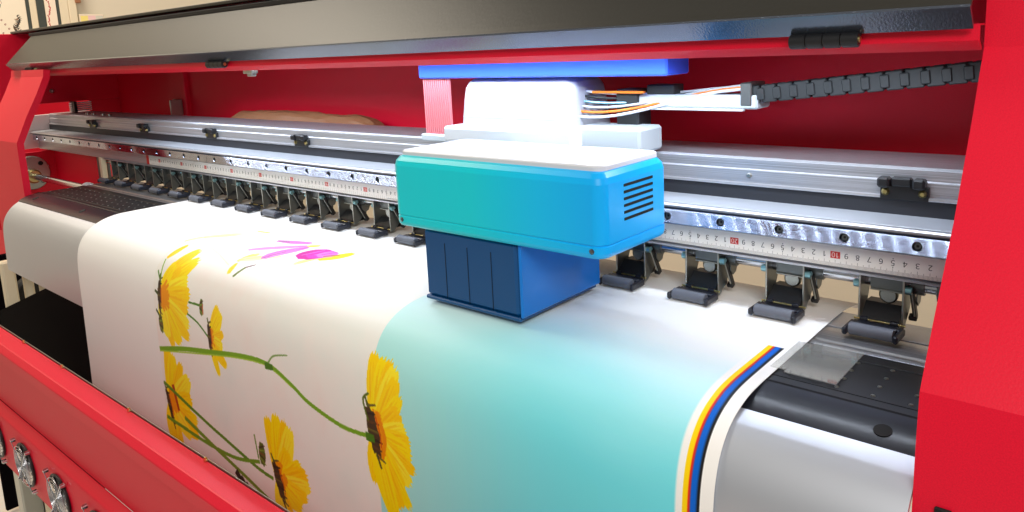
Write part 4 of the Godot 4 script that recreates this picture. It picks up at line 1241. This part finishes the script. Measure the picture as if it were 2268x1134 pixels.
# ------------------------------------------------------------------ what little shows of the room
func build_room() -> void:
	var wall_m := mat("wall_paint", c8(216, 208, 188), 0.8)
	var fl := mat("floor_stone", Color.WHITE, 0.25)
	var ft := noise_tex(0.006, 512, 0.0, 31, 4)
	var gr := Gradient.new()
	gr.set_color(0, c8(224, 222, 214))
	gr.set_color(1, c8(238, 200, 150))
	gr.add_point(0.55, c8(232, 230, 224))
	gr.add_point(0.72, c8(236, 226, 206))
	ft.color_ramp = gr
	fl.albedo_texture = ft
	fl.uv1_triplanar = true
	fl.uv1_world_triplanar = true
	fl.uv1_scale = Vector3(1.6, 1.6, 1.6)
	structure(part("floor", boxed(Vector3(-0.6, -1.0, 0.4), Vector3(6.6, 0.1, 5.0)), fl))
	structure(part("left_wall", boxed(Vector3(-3.66, 0.8, 0.4), Vector3(0.1, 3.5, 5.0)), wall_m))
	structure(part("back_wall", boxed(Vector3(-0.6, 0.8, -1.95), Vector3(6.0, 3.5, 0.1)), wall_m))
	var cab := thing("control_cabinet", "red control cabinet standing at the far left beyond the lid", "cabinet", Vector3(-2.68, -0.95, -0.1))
	part("body", boxed(Vector3(-2.70, -0.357, -0.12), Vector3(0.50, 1.186, 0.30), 0.006), M.red_paint, cab)
	part("door_gap", boxed(Vector3(-2.445, 0.168, -0.02), Vector3(0.004, 0.004, 0.16)), M.hole, cab)
	# printed boards leaning in a row on the left wall
	var board := func(z0: float, z1: float, m: Material, label: String, group := "boards standing against the left wall") -> void:
		var o := part(numbered("sample_board"), boxed(Vector3(-3.585, 0.10, (z0 + z1) / 2), Vector3(0.02, 2.1, absf(z1 - z0)), 0.003), m)
		o.set_meta("label", label)
		o.set_meta("category", "sample board")
		o.set_meta("group", group)
	var dark := mat("dark_board", c8(58, 66, 62), 0.6)
	board.call(-0.433, -0.4455, dark, "narrow dark grey board right beside the board with black scrolls")
	board.call(-0.446, -0.4725, M.cream_paint, "plain cream board between two dark grey boards")
	board.call(-0.473, -0.5035, dark, "broadest dark grey board left of the red flowered board")
	board.call(-0.5485, -0.5615, dark, "narrow dark board right of the red flowered board")
	board.call(-0.562, -0.598, M.cream_paint, "plain cream board right of the last dark board")
	board.call(-0.5985, -0.632, M.cream_paint, "outermost plain cream board beside the pale colour chart")
	art = Image.create(512, 1024, false, Image.FORMAT_RGB8)
	art.fill(c8(236, 226, 204))
	scrolls()
	var sm := mat("scroll_print", Color.WHITE, 0.6)
	sm.albedo_texture = ImageTexture.create_from_image(art)
	sm.texture_repeat = false
	var wide := begin()
	var cx := -3.585
	box(wide, Vector3(cx, 0.10, -0.315), Vector3(0.018, 2.1, 0.235), 0.003)
	var wb := part(numbered("sample_board"), wide, M.cream_paint)
	wb.set_meta("label", "wide cream board printed with black leafy scrolls")
	wb.set_meta("category", "sample board")
	wb.set_meta("group", "boards standing against the left wall")
	var face := begin()
	facet(face, [Vector3(cx + 0.0095, 0.10, -0.20), Vector3(cx + 0.0095, 0.10, -0.43), Vector3(cx + 0.0095, 0.56, -0.43), Vector3(cx + 0.0095, 0.56, -0.20)], Vector3.RIGHT, [Vector2(0, 1), Vector2(1, 1), Vector2(1, 0), Vector2(0, 0)])
	part("printed_face", face, sm, wb)
	art = Image.create(128, 1024, false, Image.FORMAT_RGB8)
	art.fill(c8(238, 224, 204))
	rng.seed = 5
	for k in 70:
		var p := Vector2(38 + 16 * sin(k * 0.5) + rng.randf_range(-8, 8), 1024 * k / 70.0)
		var blob: Array = []
		for a in 7:
			blob.append(p + Vector2(cos(a * 0.9), sin(a * 0.9)) * rng.randf_range(4, 13))
		fill(blob, c8(176, 44, 52))
	var rm := mat("flower_print", Color.WHITE, 0.6)
	rm.albedo_texture = ImageTexture.create_from_image(art)
	rm.texture_repeat = false
	var rb := part(numbered("sample_board"), boxed(Vector3(cx, 0.10, -0.526), Vector3(0.02, 2.1, 0.044), 0.003), M.cream_paint)
	rb.set_meta("label", "cream board with a column of small red flowers")
	rb.set_meta("category", "sample board")
	rb.set_meta("group", "boards standing against the left wall")
	var rf := begin()
	facet(rf, [Vector3(cx + 0.0105, 0.0, -0.5045), Vector3(cx + 0.0105, 0.0, -0.5475), Vector3(cx + 0.0105, 0.6, -0.5475), Vector3(cx + 0.0105, 0.6, -0.5045)], Vector3.RIGHT, [Vector2(0, 1), Vector2(1, 1), Vector2(1, 0), Vector2(0, 0)])
	part("printed_face", rf, rm, rb)
	# pale chart on the wall
	art = Image.create(128, 128, false, Image.FORMAT_RGB8)
	art.fill(c8(232, 214, 196))
	var tints := [c8(238, 222, 130), c8(232, 196, 196), c8(206, 206, 190), c8(190, 214, 214), c8(230, 200, 170), c8(222, 206, 214)]
	for k in 6:
		art.fill_rect(Rect2i(4 + (k % 3) * 41, 8 + (k / 3) * 58, 40, 56), tints[k])
	var pm := mat("chart_print", Color.WHITE, 0.6)
	pm.albedo_texture = ImageTexture.create_from_image(art)
	var pc := part("colour_chart", boxed(Vector3(-3.59, 0.392, -0.69), Vector3(0.02, 0.09, 0.105), 0.002), M.cream_paint)
	pc.set_meta("label", "pale colour chart fixed to the cream wall")
	pc.set_meta("category", "chart")
	var pf := begin()
	facet(pf, [Vector3(-3.5795, 0.35, -0.64), Vector3(-3.5795, 0.35, -0.74), Vector3(-3.5795, 0.435, -0.74), Vector3(-3.5795, 0.435, -0.64)], Vector3.RIGHT, [Vector2(0, 1), Vector2(1, 1), Vector2(1, 0), Vector2(0, 0)])
	part("printed_face", pf, pm, pc)
	var bb := part("wall_block", boxed(Vector3(-3.58, 0.535, -0.638), Vector3(0.03, 0.10, 0.022), 0.002), M.leather)
	bb.set_meta("label", "small brown wooden block high on the cream wall")
	bb.set_meta("category", "block")

func scrolls() -> void:
	var ink := c8(40, 38, 34)
	var put := func(c: Vector2, r0: float, r1: float, a0: float, a1: float, w: float, col: Color) -> void:
		var last := Vector2.ZERO
		for k in 25:
			var t := k / 24.0
			var a := lerpf(a0, a1, t)
			var p := c + Vector2(cos(a), sin(a)) * lerpf(r0, r1, t)
			if k > 0:
				var s := (p - last).orthogonal().normalized() * w * sin(PI * clampf(t, 0.08, 0.95))
				fill([last - s, last + s, p + s, p - s], col)
			last = p
	# texture x runs from z -0.20 (0) to z -0.43 (512), y from 0.56 m (0) down to 0.10 m (1024)
	put.call(Vector2(250, 180), 60, 70, 0.0, TAU, 9, ink)
	for k in 14:
		var p := Vector2(430 + 14 * sin(k * 0.8), 300 + k * 17)
		put.call(p, 6, 34, 0.4 + 0.2 * k, 2.6 + 0.2 * k, 7, ink if k % 3 else c8(120, 84, 50))
		put.call(p + Vector2(8, 4), 4, 26, 3.4, 5.4, 6, ink)
	for k in 5:
		put.call(Vector2(350 + k * 14, 610 + k * 6), 20 + k * 12, 70 - 4 * k, 3.1, 6.4, 11, ink if k % 2 == 0 else c8(214, 206, 178))
	fill([Vector2(300, 600), Vector2(360, 590), Vector2(376, 740), Vector2(310, 750)], c8(50, 46, 42))
	for k in 7:
		put.call(Vector2(300 + 26 * (k % 3), 330 + 40 * k), 3, 9, 0, TAU, 4, c8(120, 50, 50))
